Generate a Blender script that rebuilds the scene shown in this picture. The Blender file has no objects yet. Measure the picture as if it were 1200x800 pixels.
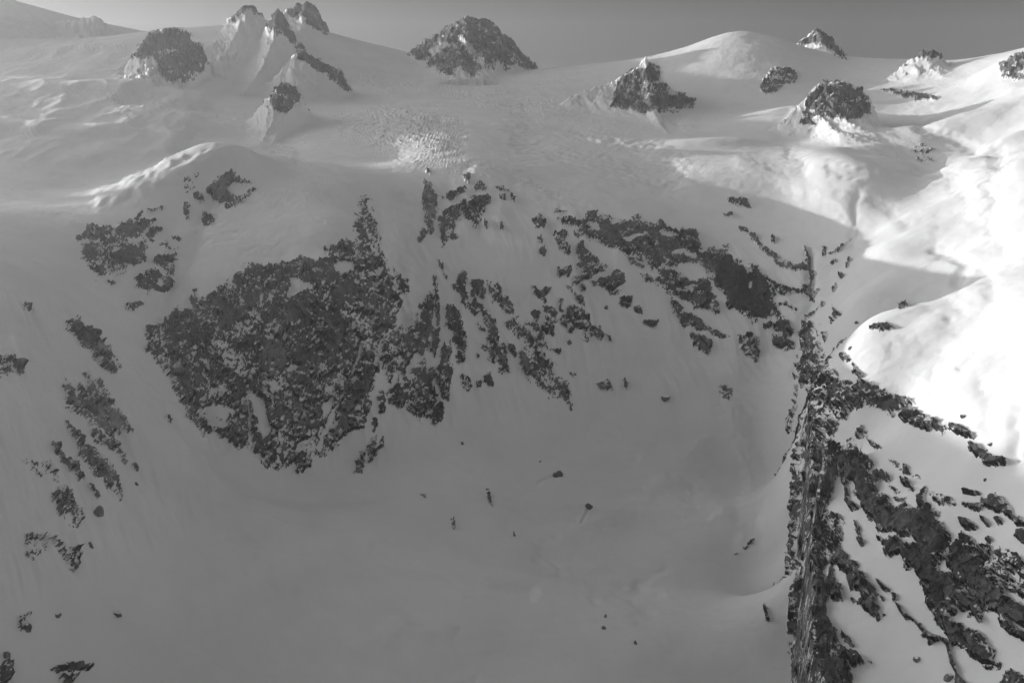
import bpy, bmesh, math, time
import numpy as np
C = bpy.context.scene
T_START = time.time()
# ------------------------------------------------------------------ camera, sky, sun, exposure
F_PX, CX, CY = 1039.0, 600.0, 400.0        # lens, in units of a 1200 px wide frame
PITCH = math.atan(300.0 / F_PX)            # the horizon lies 300 px above the middle
cam_data = bpy.data.cameras.new('camera')
cam = bpy.data.objects.new('camera', cam_data)
C.collection.objects.link(cam)
cam_data.sensor_width = 36.0
cam_data.lens = 36.0 * F_PX / 1200.0
cam_data.clip_start, cam_data.clip_end = 1.0, 60000.0
cam.location = (0, 0, 0)
cam.rotation_euler = (math.pi / 2 - PITCH, 0, 0)
C.camera = cam

SUN_AZ = math.radians(20.0)                # towards the left of the view and a little beyond
SUN_EL = math.radians(7.0)
SUN = np.array([-math.cos(SUN_EL) * math.cos(SUN_AZ), math.cos(SUN_EL) * math.sin(SUN_AZ), math.sin(SUN_EL)])
SKY_BASE, SKY_SUNSIDE, SKY_HIGH, SKY_GLOW, SKY_ANTI = 0.15, 0.28, 5.3, 10.5, 0.35
world = bpy.data.worlds.new('World')
C.world = world
world.use_nodes = True
nt = world.node_tree
nt.nodes.clear()
sky = nt.nodes.new('ShaderNodeTexSky')
sky.sky_type = 'NISHITA'
sky.sun_disc = False
sky.sun_elevation = SUN_EL
sky.sun_rotation = math.atan2(SUN[0], SUN[1])
sky.altitude = 2500
sky.air_density, sky.dust_density, sky.ozone_density = 1.0, 1.0, 1.0
bw = nt.nodes.new('ShaderNodeSeparateColor')     # a black and white photograph through a red filter
bg = nt.nodes.new('ShaderNodeBackground')
bg.inputs['Strength'].default_value = 0.1
wo = nt.nodes.new('ShaderNodeOutputWorld')
nt.links.new(sky.outputs[0], bw.inputs[0])
def wmath(op, a, b, c=0.0):
    x = nt.nodes.new('ShaderNodeMath'); x.operation = op
    for i, v in enumerate((a, b, c)):
        if hasattr(v, 'links'): nt.links.new(v, x.inputs[i])
        else: x.inputs[i].default_value = v
    return x.outputs[0]
tc = nt.nodes.new('ShaderNodeTexCoord')
dot = nt.nodes.new('ShaderNodeVectorMath'); dot.operation = 'DOT_PRODUCT'; dot.inputs[1].default_value = tuple(SUN)
nt.links.new(tc.outputs['Generated'], dot.inputs[0])
sep = nt.nodes.new('ShaderNodeSeparateXYZ'); nt.links.new(tc.outputs['Generated'], sep.inputs[0])
cg = wmath('MAXIMUM', dot.outputs['Value'], 0.0)
anti = wmath('MAXIMUM', wmath('MULTIPLY', dot.outputs['Value'], -1.0), 0.0)
pol = wmath('MULTIPLY_ADD', anti, SKY_ANTI, wmath('MULTIPLY_ADD', wmath('POWER', cg, 16.0), SKY_GLOW, wmath('MULTIPLY_ADD', cg, SKY_SUNSIDE, SKY_BASE)))         # the sky is darkest at right angles to the sun
high = nt.nodes.new('ShaderNodeMapRange'); high.interpolation_type = 'SMOOTHSTEP'
nt.links.new(sep.outputs['Z'], high.inputs[0])
high.inputs[1].default_value = .08; high.inputs[2].default_value = .75; high.inputs[3].default_value = 1.0; high.inputs[4].default_value = SKY_HIGH  # overhead brightness added beyond the sky model to light the shaded snow
nt.links.new(wmath('MULTIPLY', wmath('MULTIPLY', wmath('POWER', bw.outputs[0], .5), pol), high.outputs[0]), bg.inputs['Color'])
nt.links.new(bg.outputs[0], wo.inputs['Surface'])
sd = bpy.data.lights.new('sun', 'SUN')
sd.energy = 2.7
sd.angle = math.radians(0.4)
sun = bpy.data.objects.new('sun', sd)
C.collection.objects.link(sun)
from mathutils import Vector
sun.rotation_euler = Vector(tuple(SUN)).to_track_quat('Z', 'Y').to_euler()
C.view_settings.view_transform = 'Standard'
C.view_settings.look = 'None'
C.view_settings.exposure = 1.0
C.view_settings.gamma = 1.0
C.cycles.max_bounces = 4
C.cycles.volume_bounces = 1

# ------------------------------------------------------------------ camera geometry helpers
cp, sp = math.cos(PITCH), math.sin(PITCH)
def world_pt(px, py, Y):
    """the point at distance Y ahead seen at (px, py) of the 1200 x 800 frame"""
    r = (px - CX) / F_PX; u = (CY - py) / F_PX
    d = (r, cp + u * sp, -sp + u * cp)
    k = Y / d[1]
    return (d[0] * k, Y, d[2] * k)
def project(P):
    f = P[..., 1] * cp - P[..., 2] * sp
    u = P[..., 1] * sp + P[..., 2] * cp
    f = np.maximum(f, 1e-3)
    return CX + F_PX * P[..., 0] / f, CY - F_PX * u / f

# ------------------------------------------------------------------ noise
_rng = np.random.RandomState(7)
_perm = _rng.permutation(256).astype(np.int32); _perm = np.concatenate([_perm, _perm, _perm])
_g = _rng.normal(size=(256, 3)).astype(np.float32); _g /= np.linalg.norm(_g, axis=1)[:, None]
def perlin(x, y, z):
    x = np.asarray(x, np.float32); y = np.asarray(y, np.float32); z = np.asarray(z, np.float32)
    xf = np.floor(x); yf = np.floor(y); zf = np.floor(z)
    xi = xf.astype(np.int32) & 255; yi = yf.astype(np.int32) & 255; zi = zf.astype(np.int32) & 255
    x = x - xf; y = y - yf; z = z - zf
    u = x * x * x * (x * (x * 6 - 15) + 10); v = y * y * y * (y * (y * 6 - 15) + 10); w = z * z * z * (z * (z * 6 - 15) + 10)
    out = 0
    for i in (0, 1):
        a = _perm[xi + i]; wu = u if i else 1 - u
        for j in (0, 1):
            b = _perm[a + yi + j]; wv = wu * (v if j else 1 - v)
            for k in (0, 1):
                g = _g[_perm[b + zi + k]]
                out = out + wv * (w if k else 1 - w) * (g[..., 0] * (x - i) + g[..., 1] * (y - j) + g[..., 2] * (z - k))
    return out * 1.6                        # about -1..1
def fbm(x, y, z, octaves=4, gain=0.5, lac=2.03, ridged=False):
    s = 0; a = 1.0; t = 0
    for o in range(octaves):
        n = perlin(x, y, z)
        if ridged: n = 1 - 2.2 * np.abs(n)
        s = s + a * n; t += a; a *= gain
        x = x * lac + 17.3; y = y * lac + 5.1; z = z * lac + 9.7
    return s / t
def cells(x, y, z, seed=0):
    """worley cells: per point a random number of its cell and a random tilt across it (blocky, faceted)"""
    P = np.stack([x, y, z], -1).astype(np.float32); B = np.floor(P).astype(np.int32)
    best = np.full(P.shape[:-1], 9e9, np.float32); rnd = np.zeros_like(best); tilt = np.zeros_like(best)
    for i in (-1, 0, 1):
        for j in (-1, 0, 1):
            for k in (-1, 0, 1):
                c = B + np.array([i, j, k], np.int32)
                h = _perm[(_perm[(_perm[(c[..., 0] + seed) & 255] + c[..., 1]) & 255] + c[..., 2]) & 255]
                h2 = _perm[h + 71]; h3 = _perm[h2 + 13]
                v = P - (c + np.stack([h, h2, h3], -1) / 256.0).astype(np.float32)
                d = (v ** 2).sum(-1); m = d < best
                best = np.where(m, d, best); rnd = np.where(m, h3 / 128.0 - 1, rnd)
                tilt = np.where(m, (v * _g[h]).sum(-1), tilt)
    return rnd.astype(np.float32), tilt.astype(np.float32)
def sstep(a, b, x):
    t = np.clip((x - a) / (b - a), 0, 1); return t * t * (3 - 2 * t)

# ------------------------------------------------------------------ the broad shape of the land
# (column, row, distance ahead in metres): surveyed points of the ground
CTRL = [
 # left valley side
 (0,300,1500),(0,400,1250),(0,500,1080),(0,600,960),(0,700,870),(0,800,800),(-150,400,1150),(-150,600,900),(-150,800,740),
 (100,300,1680),(100,400,1400),(100,500,1210),(100,600,1070),(100,700,960),(100,800,870),(200,400,1540),(150,360,1580),
 (200,500,1370),(200,600,1200),(200,700,1060),(200,800,950),
 # bowl floor
 (300,600,1290),(400,600,1350),(400,700,1130),(400,800,980),(500,550,1500),(500,600,1400),(600,550,1550),(600,600,1450),(600,700,1200),(600,800,1030),
 (700,550,1580),(750,600,1480),(750,700,1240),(750,800,1050),(850,500,1700),(850,600,1450),(900,700,1240),(900,600,1450),(915,800,1070),
 # foot of the wall
 (215,480,1450),(255,525,1440),(330,552,1470),(380,555,1480),(430,550,1500),(520,495,1620),(600,480,1680),(660,470,1720),(780,470,1760),(850,440,1800),(900,420,1830),
 # wall
 (190,380,1600),(250,320,1720),(330,400,1600),(330,300,1760),(300,450,1540),(400,450,1580),(430,270,1830),(440,400,1660),(400,330,1720),
 (460,300,1900),(470,380,1760),(460,460,1620),(560,300,1950),(560,380,1800),(520,420,1700),(600,420,1780),(640,330,1920),(680,400,1860),
 # dome and shoulders above
 (300,240,1900),(270,182,2100),(340,204,2080),(400,215,2050),(240,230,1950),(150,270,1800),(120,300,1700),(210,300,1780),(180,215,2060),(430,200,2280),(380,186,2520),(460,186,2560),
 (480,230,2150),(520,240,2150),(560,205,2300),(620,225,2260),(680,262,2120),(640,270,2080),(760,270,2120),(740,330,1980),(800,330,2000),
 (850,300,2080),(860,340,1960),(890,380,1880),(800,400,1880),(700,200,2480),(800,200,2480),(760,230,2300),(860,230,2300),(900,270,2150),
 # plateau
 (600,170,2700),(500,170,2600),(700,160,2850),(600,130,3300),(450,140,3000),(700,125,3500),(850,150,3000),(850,115,3500),(920,140,3000),
 (0,200,2300),(0,150,2700),(0,100,3400),(0,70,4200),(100,150,2750),(200,200,2350),(100,220,2200),(200,150,2800),(200,110,3400),(320,160,2900),(300,110,3600),(400,110,3700),
 (-200,110,3000),(-200,235,1900),(-200,335,1350),
 # right flank
 (880,200,2400),(950,262,2130),(1000,235,2170),(960,200,2400),(1000,285,1980),(948,300,2010),(938,400,1800),(930,470,1680),
 (1000,350,1680),(1010,390,1540),(985,405,1520),(1060,350,1600),(1100,300,1740),(1050,260,2000),(1100,230,2080),(1190,300,1480),(1190,200,1900),(1190,120,2600),
 (1190,400,1160),(1100,400,1320),(1100,450,1200),(1190,480,1030),(1060,470,1270),(1120,500,1110),(1185,540,985),(1300,540,870),(1300,300,1250),(1300,150,1900),(1400,400,950),
 (1050,190,2480),(980,160,2850),(1100,150,2750),(1150,170,2450),
 # buttress below
 (1190,600,930),(1190,700,855),(1190,800,790),(1080,540,1090),(1080,600,1010),(1080,700,920),(1080,800,845),(1000,500,1270),(1000,600,1080),(1300,700,800),(1350,800,700),
 (958,480,1370),(956,520,1290),(956,560,1205),(956,600,1130),(956,640,1070),(957,680,1010),(957,720,960),(959,760,910),(964,800,865),(975,860,790),(955,450,1440),
 (928,540,1560),(930,640,1350),(942,700,1240),(930,500,1630),
 # skyline
 (0,45,5000),(150,40,4700),(260,30,4500),(310,30,4450),(360,33,4450),(390,41,4450),(425,51,4500),(480,62,4700),(560,88,4700),(640,87,4900),(740,91,4900),(800,72,4300),(870,50,4000),(930,60,3900),(1000,71,4000),(1070,70,3800),(1130,69,3600),(1200,56,3300),(1350,20,3000),(-200,20,4500),
 (850,85,3700),(1000,100,3500),(1100,95,3300),(1100,120,3000),
]
cw = np.array([world_pt(*c) for c in CTRL])
# the buttress ends to the west in a sheer wall: its brink in plan and its drop
BRINK = [(952,440,1480,20),(954,460,1430,60),(956,480,1370,100),(955,520,1290,160),(956,560,1205,195),(956,600,1130,210),(956,640,1070,215),(957,680,1010,215),(957,720,960,210),(959,760,910,205),(964,800,865,200),(975,860,790,170),(990,950,690,120)]
_bk = np.array([world_pt(a, b, Y)[:2] for a, b, Y, d in BRINK])[::-1]; _bd = np.array([b[3] for b in BRINK], float)[::-1]
def brink_step(x, y):
    xl = np.interp(y, _bk[:, 1], _bk[:, 0]); dr = np.interp(y, np.concatenate([[300], _bk[:, 1], [1540]]), np.concatenate([[0], _bd, [0]]))
    wob = 12 * np.sin(y / 70.0) + 8 * np.sin(y / 29.0 + 1)
    t = np.clip((x - xl + 9 + wob * .35) / 11.0, 0, 1)
    return dr * (t * t * (3 - 2 * t) - 1)
back = cw[-24:-6] if False else np.array([world_pt(*c) for c in CTRL if c[1] < 95 and c[2] >= 3300 and c[0] not in (0,) or c == (0,45,5000)])
bk = back.copy(); bk[:, :2] *= 1.3; bk[:, 2] -= 320
bk2 = back[::3].copy(); bk2[:, :2] *= 2.2; bk2[:, 2] = -900
near = np.array([[-900, 350, -560], [-400, 350, -700], [0, 450, -830], [400, 420, -700], [800, 350, -540], [0, 0, -900], [-1500, 0, -400], [1500, 0, -400], [-2600, 1500, -400], [-1700, 2000, -290], [-2200, 2500, -240], [-3600,3500,-250],[-5000,2500,-350],[-4500,5500,-300],[3000, 1500, 100], [3200, 3000, 200]], float)
cw = np.vstack([cw, bk, bk2, near])
cw[:, 2] -= np.array([float(brink_step(a + (4 if abs(a - np.interp(b, _bk[:, 1], _bk[:, 0])) < 3 else 0), b)) for a, b in cw[:, :2]])
SC = 1000.0
def _phi(d2):
    return 0.5 * d2 * np.log(d2 + 1e-9)
def tps_fit(P, lam=0.0008):
    X = P[:, :2] / SC; n = len(X)
    d2 = ((X[:, None] - X[None]) ** 2).sum(-1)
    A = np.zeros((n + 3, n + 3)); A[:n, :n] = _phi(d2) + lam * np.eye(n)
    A[:n, n] = 1; A[:n, n + 1:] = X; A[n, :n] = 1; A[n + 1:, :n] = X.T
    b = np.concatenate([P[:, 2], np.zeros(3)])
    return X.astype(np.float32), np.linalg.solve(A, b).astype(np.float32)
TX, TW = tps_fit(cw)
def base_h(x, y):
    sh = x.shape; x = (x.ravel() / SC).astype(np.float32); y = (y.ravel() / SC).astype(np.float32)
    out = np.empty_like(x)
    for s in range(0, len(x), 60000):
        a = x[s:s + 60000, None]; b = y[s:s + 60000, None]
        d2 = (a - TX[:, 0]) ** 2 + (b - TX[:, 1]) ** 2
        out[s:s + 60000] = _phi(d2) @ TW[:-3] + TW[-3] + a[:, 0] * TW[-2] + b[:, 0] * TW[-1]
    return out.reshape(sh) + brink_step((x * SC), (y * SC)).reshape(sh)

# ------------------------------------------------------------------ summits: (distance, front slope, back slope, crest polyline)
PEAKS = [
 (4300, 0.9, 1.2, [(250,45),(265,27),(287,6),(298,11),(310,20),(325,40)]),
 (4150, 1.0, 1.2, [(300,52),(312,30),(319,20),(326,9),(332,18),(338,30),(346,44),(356,60),(366,80)]),
 (4500, 0.9, 1.2, [(322,30),(334,11),(345,8),(359,2),(365,4),(371,10),(378,22),(386,36),(400,50)]),
 (3700, 1.0, 1.2, [(335,75),(346,61),(355,62),(364,66),(380,77),(400,86),(410,102),(418,118)]),
 (3700, 0.9, 0.9, [(140,85),(157,63),(175,41),(187,35),(199,32),(212,35),(221,40),(225,50),(236,57),(241,70),(250,92)]),
 (3100, 0.8, 0.6, [(305,125),(318,108),(330,99),(343,102),(352,115),(362,130)]),
 (4500, 0.75, 1.0, [(470,70),(485,57),(492,53),(500,46),(512,40),(520,34),(532,26),(540,21),(548,18),(556,22),(563,21),(570,21),(580,28),(588,39),(600,45),(607,56),(614,64),(625,73),(634,82),(650,92)]),
 (3500, 0.9, 1.0, [(668,112),(700,101),(724,92),(738,83),(748,77),(753,69),(756,65),(760,74),(768,80),(775,96),(785,104),(800,110),(815,122),(830,135)]),
 (4100, 0.8, 1.0, [(915,60),(938,50),(948,42),(958,32),(964,36),(975,46),(980,50),(989,60),(996,70)]),
 (3500, 0.7, 0.8, [(1060,74),(1075,65),(1082,60),(1093,58),(1100,61),(1107,68),(1120,78)]),
 (2900, 0.7, 0.5, [(925,135),(942,118),(955,102),(972,96),(990,97),(1008,105),(1020,120),(1030,140)]),
 (5200, 0.5, 0.8, [(-80,60),(-30,18),(0,14),(22,12),(50,20),(72,22),(98,18),(116,21),(128,30),(150,42)]),
]
def peak_prep():
    out = []
    for (Y, sf, sb, pts) in PEAKS:
        w = np.array([world_pt(a, b, Y) for a, b in pts]); out.append((Y, sf, sb, w[:, 0], w[:, 2]))
    return out
PK = peak_prep()
def add_peaks(x, y, h):
    for (Y, sf, sb, xs, zs) in PK:
        m = (np.abs(y - Y) < 600) & (x > xs[0] - 150) & (x < xs[-1] + 150)
        if not m.any(): continue
        xx, yy, hh = x[m], y[m], h[m]
        out = np.maximum(np.maximum(xs[0] - xx, xx - xs[-1]), 0)
        crest = np.interp(xx, xs, zs) - out * .9
        d = yy - Y + (14 * perlin(xx / 90, yy / 90 + 3, yy * 0 + Y))
        ad = np.abs(d) * np.where(d < 0, sf, sb)
        rid = fbm(xx / 55 + d / 160, yy / 150, xx * 0 + Y * .01, 4, ridged=True)
        H0 = np.maximum(crest - hh, 0) + 25
        fall = H0 * (1 - np.exp(-ad / H0 * (1.5 - 1.0 * (rid - .35) * np.exp(-1.3 * ad / H0))))
        p = crest - fall + 2.5 * np.exp(-1.5 * ad / H0) * perlin(xx / 11, yy / 11, xx * 0) * sstep(0, 12, crest - hh)
        cr, ct = cells(xx / 30, yy / 30, p / 40, int(Y) % 90)
        p = p + (9 * ct + 3 * cr) * np.exp(-1.6 * ad / H0) * sstep(0, 25, crest - hh)
        k = 24.0                                    # soft union
        e = np.clip(0.5 + 0.5 * (p - hh) / k, 0, 1)
        h[m] = hh * (1 - e) + p * e + k * e * (1 - e) * .6
    return h

# rounded snow swells: (column, row, distance, across radius, ahead radius, height)
SWELLS = [
 (1050,155,2650,230,170,55),(990,225,2230,110,160,26),(985,212,2360,150,260,45),(840,168,2750,160,80,14),(1120,235,2150,170,120,22),(1010,190,2500,110,60,14),
 (1050,300,1850,120,70,22),(1150,360,1450,120,80,14),(1160,250,1950,90,120,18),(1095,335,1540,190,130,-60),(1100,430,1290,110,70,10),
 (960,118,3150,240,120,26),(880,62,3900,300,460,48),(215,220,2020,170,130,40),(250,200,2080,120,60,16),(1140,150,2600,120,80,26),(1180,95,3050,120,120,30),(100,110,3300,500,160,22),(60,160,2650,420,90,20),(192,142,2950,200,120,22),(150,122,3220,260,120,24),(100,85,4200,700,150,20),

 (1130,205,2200,70,50,16),(1075,250,1960,80,50,14),(1165,330,1480,70,50,14),(1110,402,1330,60,40,10),(1180,160,2350,80,60,18),(1060,425,1330,60,40,8),(1150,455,1130,50,40,8),(1040,195,2380,70,50,12),(1190,250,1700,60,60,14),(1140,285,1720,60,40,-12),(1180,420,1130,50,40,-8),
]
SW = [(world_pt(a, b, Y), rx, ry, hh) for (a, b, Y, rx, ry, hh) in SWELLS]
def add_swells(x, y, h):
    for (p, rx, ry, hh) in SW:
        q = ((x - p[0]) / rx) ** 2 + ((y - p[1]) / ry) ** 2
        m = q < 4
        h[m] += hh * np.exp(-1.6 * q[m] ** 1.3)
    return h
def land(x, y):
    h = base_h(x, y)
    return add_peaks(x, y, add_swells(x, y, h))

# ------------------------------------------------------------------ a fan-shaped mesh, finer near the camera and on steep faces
DENS = 1.0
az_in = np.linspace(-37.5, 37.5, int(1500 * DENS))
az = np.radians(np.concatenate([np.linspace(-62, -37.6, 60), az_in, np.linspace(37.6, 62, 60)]))
NR = int(1250 * DENS)
caz = np.radians(np.concatenate([np.linspace(-62, -38, 12), np.linspace(-37.5, 37.5, 240), np.linspace(38, 62, 12)]))
lr = np.linspace(math.log(430), math.log(9500), 620)
rr = np.exp(lr)
GX = np.sin(caz)[:, None] * rr; GY = np.cos(caz)[:, None] * rr
GH = land(GX, GY)
ang = GH / rr[None]
dseg = np.sqrt(np.diff(GH, axis=1) ** 2 + np.diff(rr)[None] ** 2) / rr[None, 1:]
# share of rows: what the eye sees of the slope, plus a little of everything
vis = np.abs(np.diff(ang, axis=1))
wgt = vis * 1.0 + dseg * 0.10
mx = np.maximum.accumulate(ang, axis=1)
hidden = (ang < mx - 0.004)[:, 1:]
wgt = np.where(hidden, wgt * 0.35, wgt)
far = rr[None, 1:] > 5200
wgt = np.where(far, wgt * 0.3, wgt)
ker = np.hanning(23); ker /= ker.sum()
wgt = np.apply_along_axis(lambda v: np.convolve(np.pad(v, 11, 'edge'), ker, 'valid'), 0, wgt)
cum = np.concatenate([np.zeros((len(caz), 1)), np.cumsum(wgt, axis=1)], axis=1)
cum /= cum[:, -1:]
t = np.linspace(0, 1, NR)
LRc = np.stack([np.interp(t, cum[i], lr) for i in range(len(caz))])
ii = np.interp(az, caz, np.arange(len(caz))); i0 = np.clip(ii.astype(int), 0, len(caz) - 2); fr = (ii - i0)[:, None]
LR = LRc[i0] * (1 - fr) + LRc[i0 + 1] * fr
R = np.exp(LR)
X = np.sin(az)[:, None] * R; Y = np.cos(az)[:, None] * R
print('rows', time.time() - T_START)
Z = land(X, Y).astype(np.float64)
print('land', time.time() - T_START, Z.shape)
P0 = np.stack([X, Y, Z], -1)
NA = len(az)

def grid_normals(P):
    a = np.empty_like(P); b = np.empty_like(P)
    a[1:-1] = P[2:] - P[:-2]; a[0] = P[1] - P[0]; a[-1] = P[-1] - P[-2]
    b[:, 1:-1] = P[:, 2:] - P[:, :-2]; b[:, 0] = P[:, 1] - P[:, 0]; b[:, -1] = P[:, -1] - P[:, -2]
    n = np.cross(a, b); n /= np.linalg.norm(n, axis=-1)[..., None] + 1e-9
    n[n[..., 2] < 0] *= -1
    return n
N0 = grid_normals(P0)
PXL, PYL = project(P0)
elev = P0[..., 2] / R
seen = elev >= np.maximum.accumulate(elev, axis=1) - 0.0025


# ------------------------------------------------------------------ snow relief
az_g = np.broadcast_to(np.arctan2(X, Y), X.shape)
dist = np.sqrt((P0 ** 2).sum(-1))
def inpoly(px, py, pts):
    """signed distance in px, positive inside"""
    pts = np.asarray(pts, np.float32); d = np.full(px.shape, 1e9, np.float32); ins = np.zeros(px.shape, bool)
    n = len(pts)
    for a in range(n):
        x0, y0 = pts[a - 1]; x1, y1 = pts[a]
        ex, ey = x1 - x0, y1 - y0; L = ex * ex + ey * ey + 1e-9
        t = np.clip(((px - x0) * ex + (py - y0) * ey) / L, 0, 1)
        d = np.minimum(d, (px - x0 - t * ex) ** 2 + (py - y0 - t * ey) ** 2)
        c = ((y0 > py) != (y1 > py))
        ins ^= c & (px < x0 + (py - y0) * ex / (ey if abs(ey) > 1e-6 else 1e-6))
    d = np.sqrt(d)
    return np.where(ins, d, -d)
PXL = PXL.astype(np.float32); PYL = PYL.astype(np.float32)
inview = (PXL > -60) & (PXL < 1260) & (PYL > -40) & (PYL < 840)
near_eye = seen & inview
zero = np.zeros_like(X)
lift = 5.0 * fbm(X / 240, Y / 170, Z / 200, 3) + 1.5 * fbm(X / 60 + Y / 150, Y / 34, Z / 60, 3)
lift += 0.35 * perlin(X / 14, Y / 9, Z / 12) * sstep(-.2, .5, perlin(X / 200, Y / 200, zero + 4))
def region(pts, soft):
    m = near_eye & (PXL > min(p[0] for p in pts) - 30) & (PXL < max(p[0] for p in pts) + 30) & (PYL > min(p[1] for p in pts) - 30) & (PYL < max(p[1] for p in pts) + 30)
    out = np.zeros(PXL.shape, np.float32)
    out[m] = sstep(-soft, soft, inpoly(PXL[m], PYL[m], pts))
    return out, m
sh_, _m = region([(760,150),(1010,140),(1012,290),(900,230),(840,190)], 14)
lift *= 1 - .8 * sh_
# the broken ice of the glacier fall
for pts, amp in (([(385,138),(430,128),(470,126),(515,132),(535,140),(548,160),(545,176),(520,180),(480,172),(440,176),(400,160)], 9.0),
                 ([(430,180),(455,176),(520,178),(600,190),(660,230),(640,240),(560,205),(500,198)], 3.0),
                 ([(555,116),(600,114),(645,118),(650,128),(610,132),(565,126)], 8.0),
                 ([(280,185),(360,190),(420,215),(430,260),(380,280),(300,300),(260,320),(240,280)], 1.6),
                 ([(-60,50),(300,50),(250,110),(200,190),(-60,190)], -15.0),
                 ([(400,70),(480,90),(560,100),(620,104),(600,116),(500,112),(400,104)], 3.0)):
    w, m = region(pts, 10)
    n = fbm(X[m] / 42 + .3 * perlin(X[m] / 120, Y[m] / 120, zero[m]), Y[m] / 17, Z[m] / 12, 4, ridged=True) * (.5 + 1.2 * sstep(-.3, .5, perlin(X[m] / 90, Y[m] / 70, zero[m] + 7)))
    if amp < 0: n = -fbm(X[m] / 210, Y[m] / 380, Z[m] / 160, 3, ridged=True, gain=.4); w[m] *= sstep(.82, .95, N0[m][:, 2])
    if amp > 7: cc, tt = cells(X[m] / 30, Y[m] / 22, Z[m] / 16, 4); n = .5 * n + .5 * cc + .5 * tt; amp *= .45
    lift[m] += w[m] * amp * (n - .4)
# runnels, crests, wind scoops: (points on the picture grid, half width, height)
LINES = [
 ([(440,640),(490,655),(540,680),(570,690),(620,692)],8,-6),([(450,658),(500,678),(540,698)],6,2.5),([(470,700),(500,740),(560,790)],11,-4),([(780,665),(740,690),(700,700)],8,-3),
 ([(652,555),(640,560),(630,566)],2.2,-3),([(690,594),(686,604),(681,613)],2,-3),
 ([(120,231),(165,218),(200,205),(255,180),(300,176),(340,182)],9,9),([(150,214),(185,196),(215,186)],5,5),
 ([(80,366),(140,428),(200,478),(240,515)],6,7),([(60,508),(100,563),(130,600)],5,4),([(20,480),(60,520),(90,560)],6,4),([(100,470),(160,540)],7,-4),
 ([(1004,228),(1003,262),(1000,288)],7.5,-4),([(950,300),(948,345),(952,357),(945,375),(938,410),(933,440)],6,-7.2),
 ([(1142,412),(1134,422),(1126,432)],4.5,-4),([(1094,436),(1093,458)],6,-3.2),([(1200,470),(1192,500),(1195,540)],15,-7.2),
 ([(1097,292),(1118,300),(1134,310),(1124,330)],7.5,-7.2),([(1080,150),(1115,160),(1142,174)],7.5,-8),([(926,182),(942,188),(940,197)],7.5,-4.8),([(975,197),(1000,202),(1022,200)],7.5,-5.6),
 ([(1171,180),(1171,204)],12,-6.4),([(1154,216),(1168,236),(1158,263)],9,-4.8),([(1010,228),(1035,240),(1060,262)],7.5,-2.4),([(1100,262),(1130,255),(1160,268)],10.5,-3.2),([(1020,330),(1060,345),(1110,350)],15,-4),
 ([(1120,380),(1150,372),(1190,378)],13.5,-3.2),([(1050,410),(1075,405),(1100,412)],12,-3.2),([(1150,450),(1165,470),(1160,500)],12,-3.2),([(1080,200),(1110,205),(1130,220)],12,-4),([(1180,300),(1160,320),(1165,345)],12,-4),
 ([(960,225),(985,240),(998,262)],9,3.2),([(870,190),(905,205),(940,222)],9,3.2),
 ([(540,560),(600,600),(640,650)],16,-6),([(640,640),(700,680),(760,700)],18,-6),([(300,600),(360,640),(400,700)],16,5),([(700,500),(780,540),(830,600)],14,-7),([(860,480),(880,560),(880,640)],14,6),
 ([(470,240),(465,300),(475,360)],14,-9),([(200,300),(190,360),(205,430),(260,520)],10,-8),([(250,230),(230,290),(210,330)],10,-6),([(160,130),(260,150),(340,175)],16,-8),([(560,200),(640,235),(700,255)],8,6),
 ([(600,640),(680,620),(760,580),(820,520)],14,5),([(420,760),(470,730),(520,740)],12,5),([(620,160),(700,170),(780,200)],22,-7),([(640,130),(720,135),(800,140)],14,5),([(30,600),(90,660),(150,720)],16,-6),([(180,560),(260,620),(330,700)],18,-5),
]
def linedist(px, py, pts):
    d = np.full(px.shape, 1e9, np.float32)
    for (x0, y0), (x1, y1) in zip(pts[:-1], pts[1:]):
        ex, ey = x1 - x0, y1 - y0; t = np.clip(((px - x0) * ex + (py - y0) * ey) / (ex * ex + ey * ey), 0, 1)
        d = np.minimum(d, (px - x0 - t * ex) ** 2 + (py - y0 - t * ey) ** 2)
    return np.sqrt(d)
for pts, hw, hh in LINES:
    a = np.array(pts); r = hw * 3
    m = near_eye & (PXL > a[:, 0].min() - r) & (PXL < a[:, 0].max() + r) & (PYL > a[:, 1].min() - r) & (PYL < a[:, 1].max() + r)
    d = linedist(PXL[m], PYL[m], pts) + .45 * hw * (perlin(X[m] / 22, Y[m] / 22, Z[m] / 22) + perlin(X[m] / 60, Y[m] / 60, Z[m] / 60))
    lift[m] += hh * np.exp(-(d / hw) ** 2)
head_, m = region([(90,270),(170,310),(260,335),(330,310),(420,280),(440,225),(560,215),(700,250),(860,290),(940,330),(930,430),(760,470),(640,480),(520,500),(420,550),(330,555),(215,490),(160,400)], 22)
gx_ = X[m] + .25 * Y[m] + 14 * perlin(X[m] / 120, Y[m] / 120, Z[m] / 120)
lift[m] += head_[m] * (11 * (fbm(gx_ / 95, Y[m] / 420, Z[m] / 330, 3, ridged=True, gain=.55) - .35) + 5 * perlin(X[m] / 70, Y[m] / 70, Z[m] / 45))
left_, m = region([(-20,330),(60,350),(150,440),(240,520),(250,600),(150,660),(60,700),(-20,700)], 25)
lift[m] += left_[m] * 9 * (fbm((X[m] + .75 * Y[m]) / 45, (Y[m] - .75 * X[m]) / 330, Z[m] / 400, 3, ridged=True) - .35)
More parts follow.
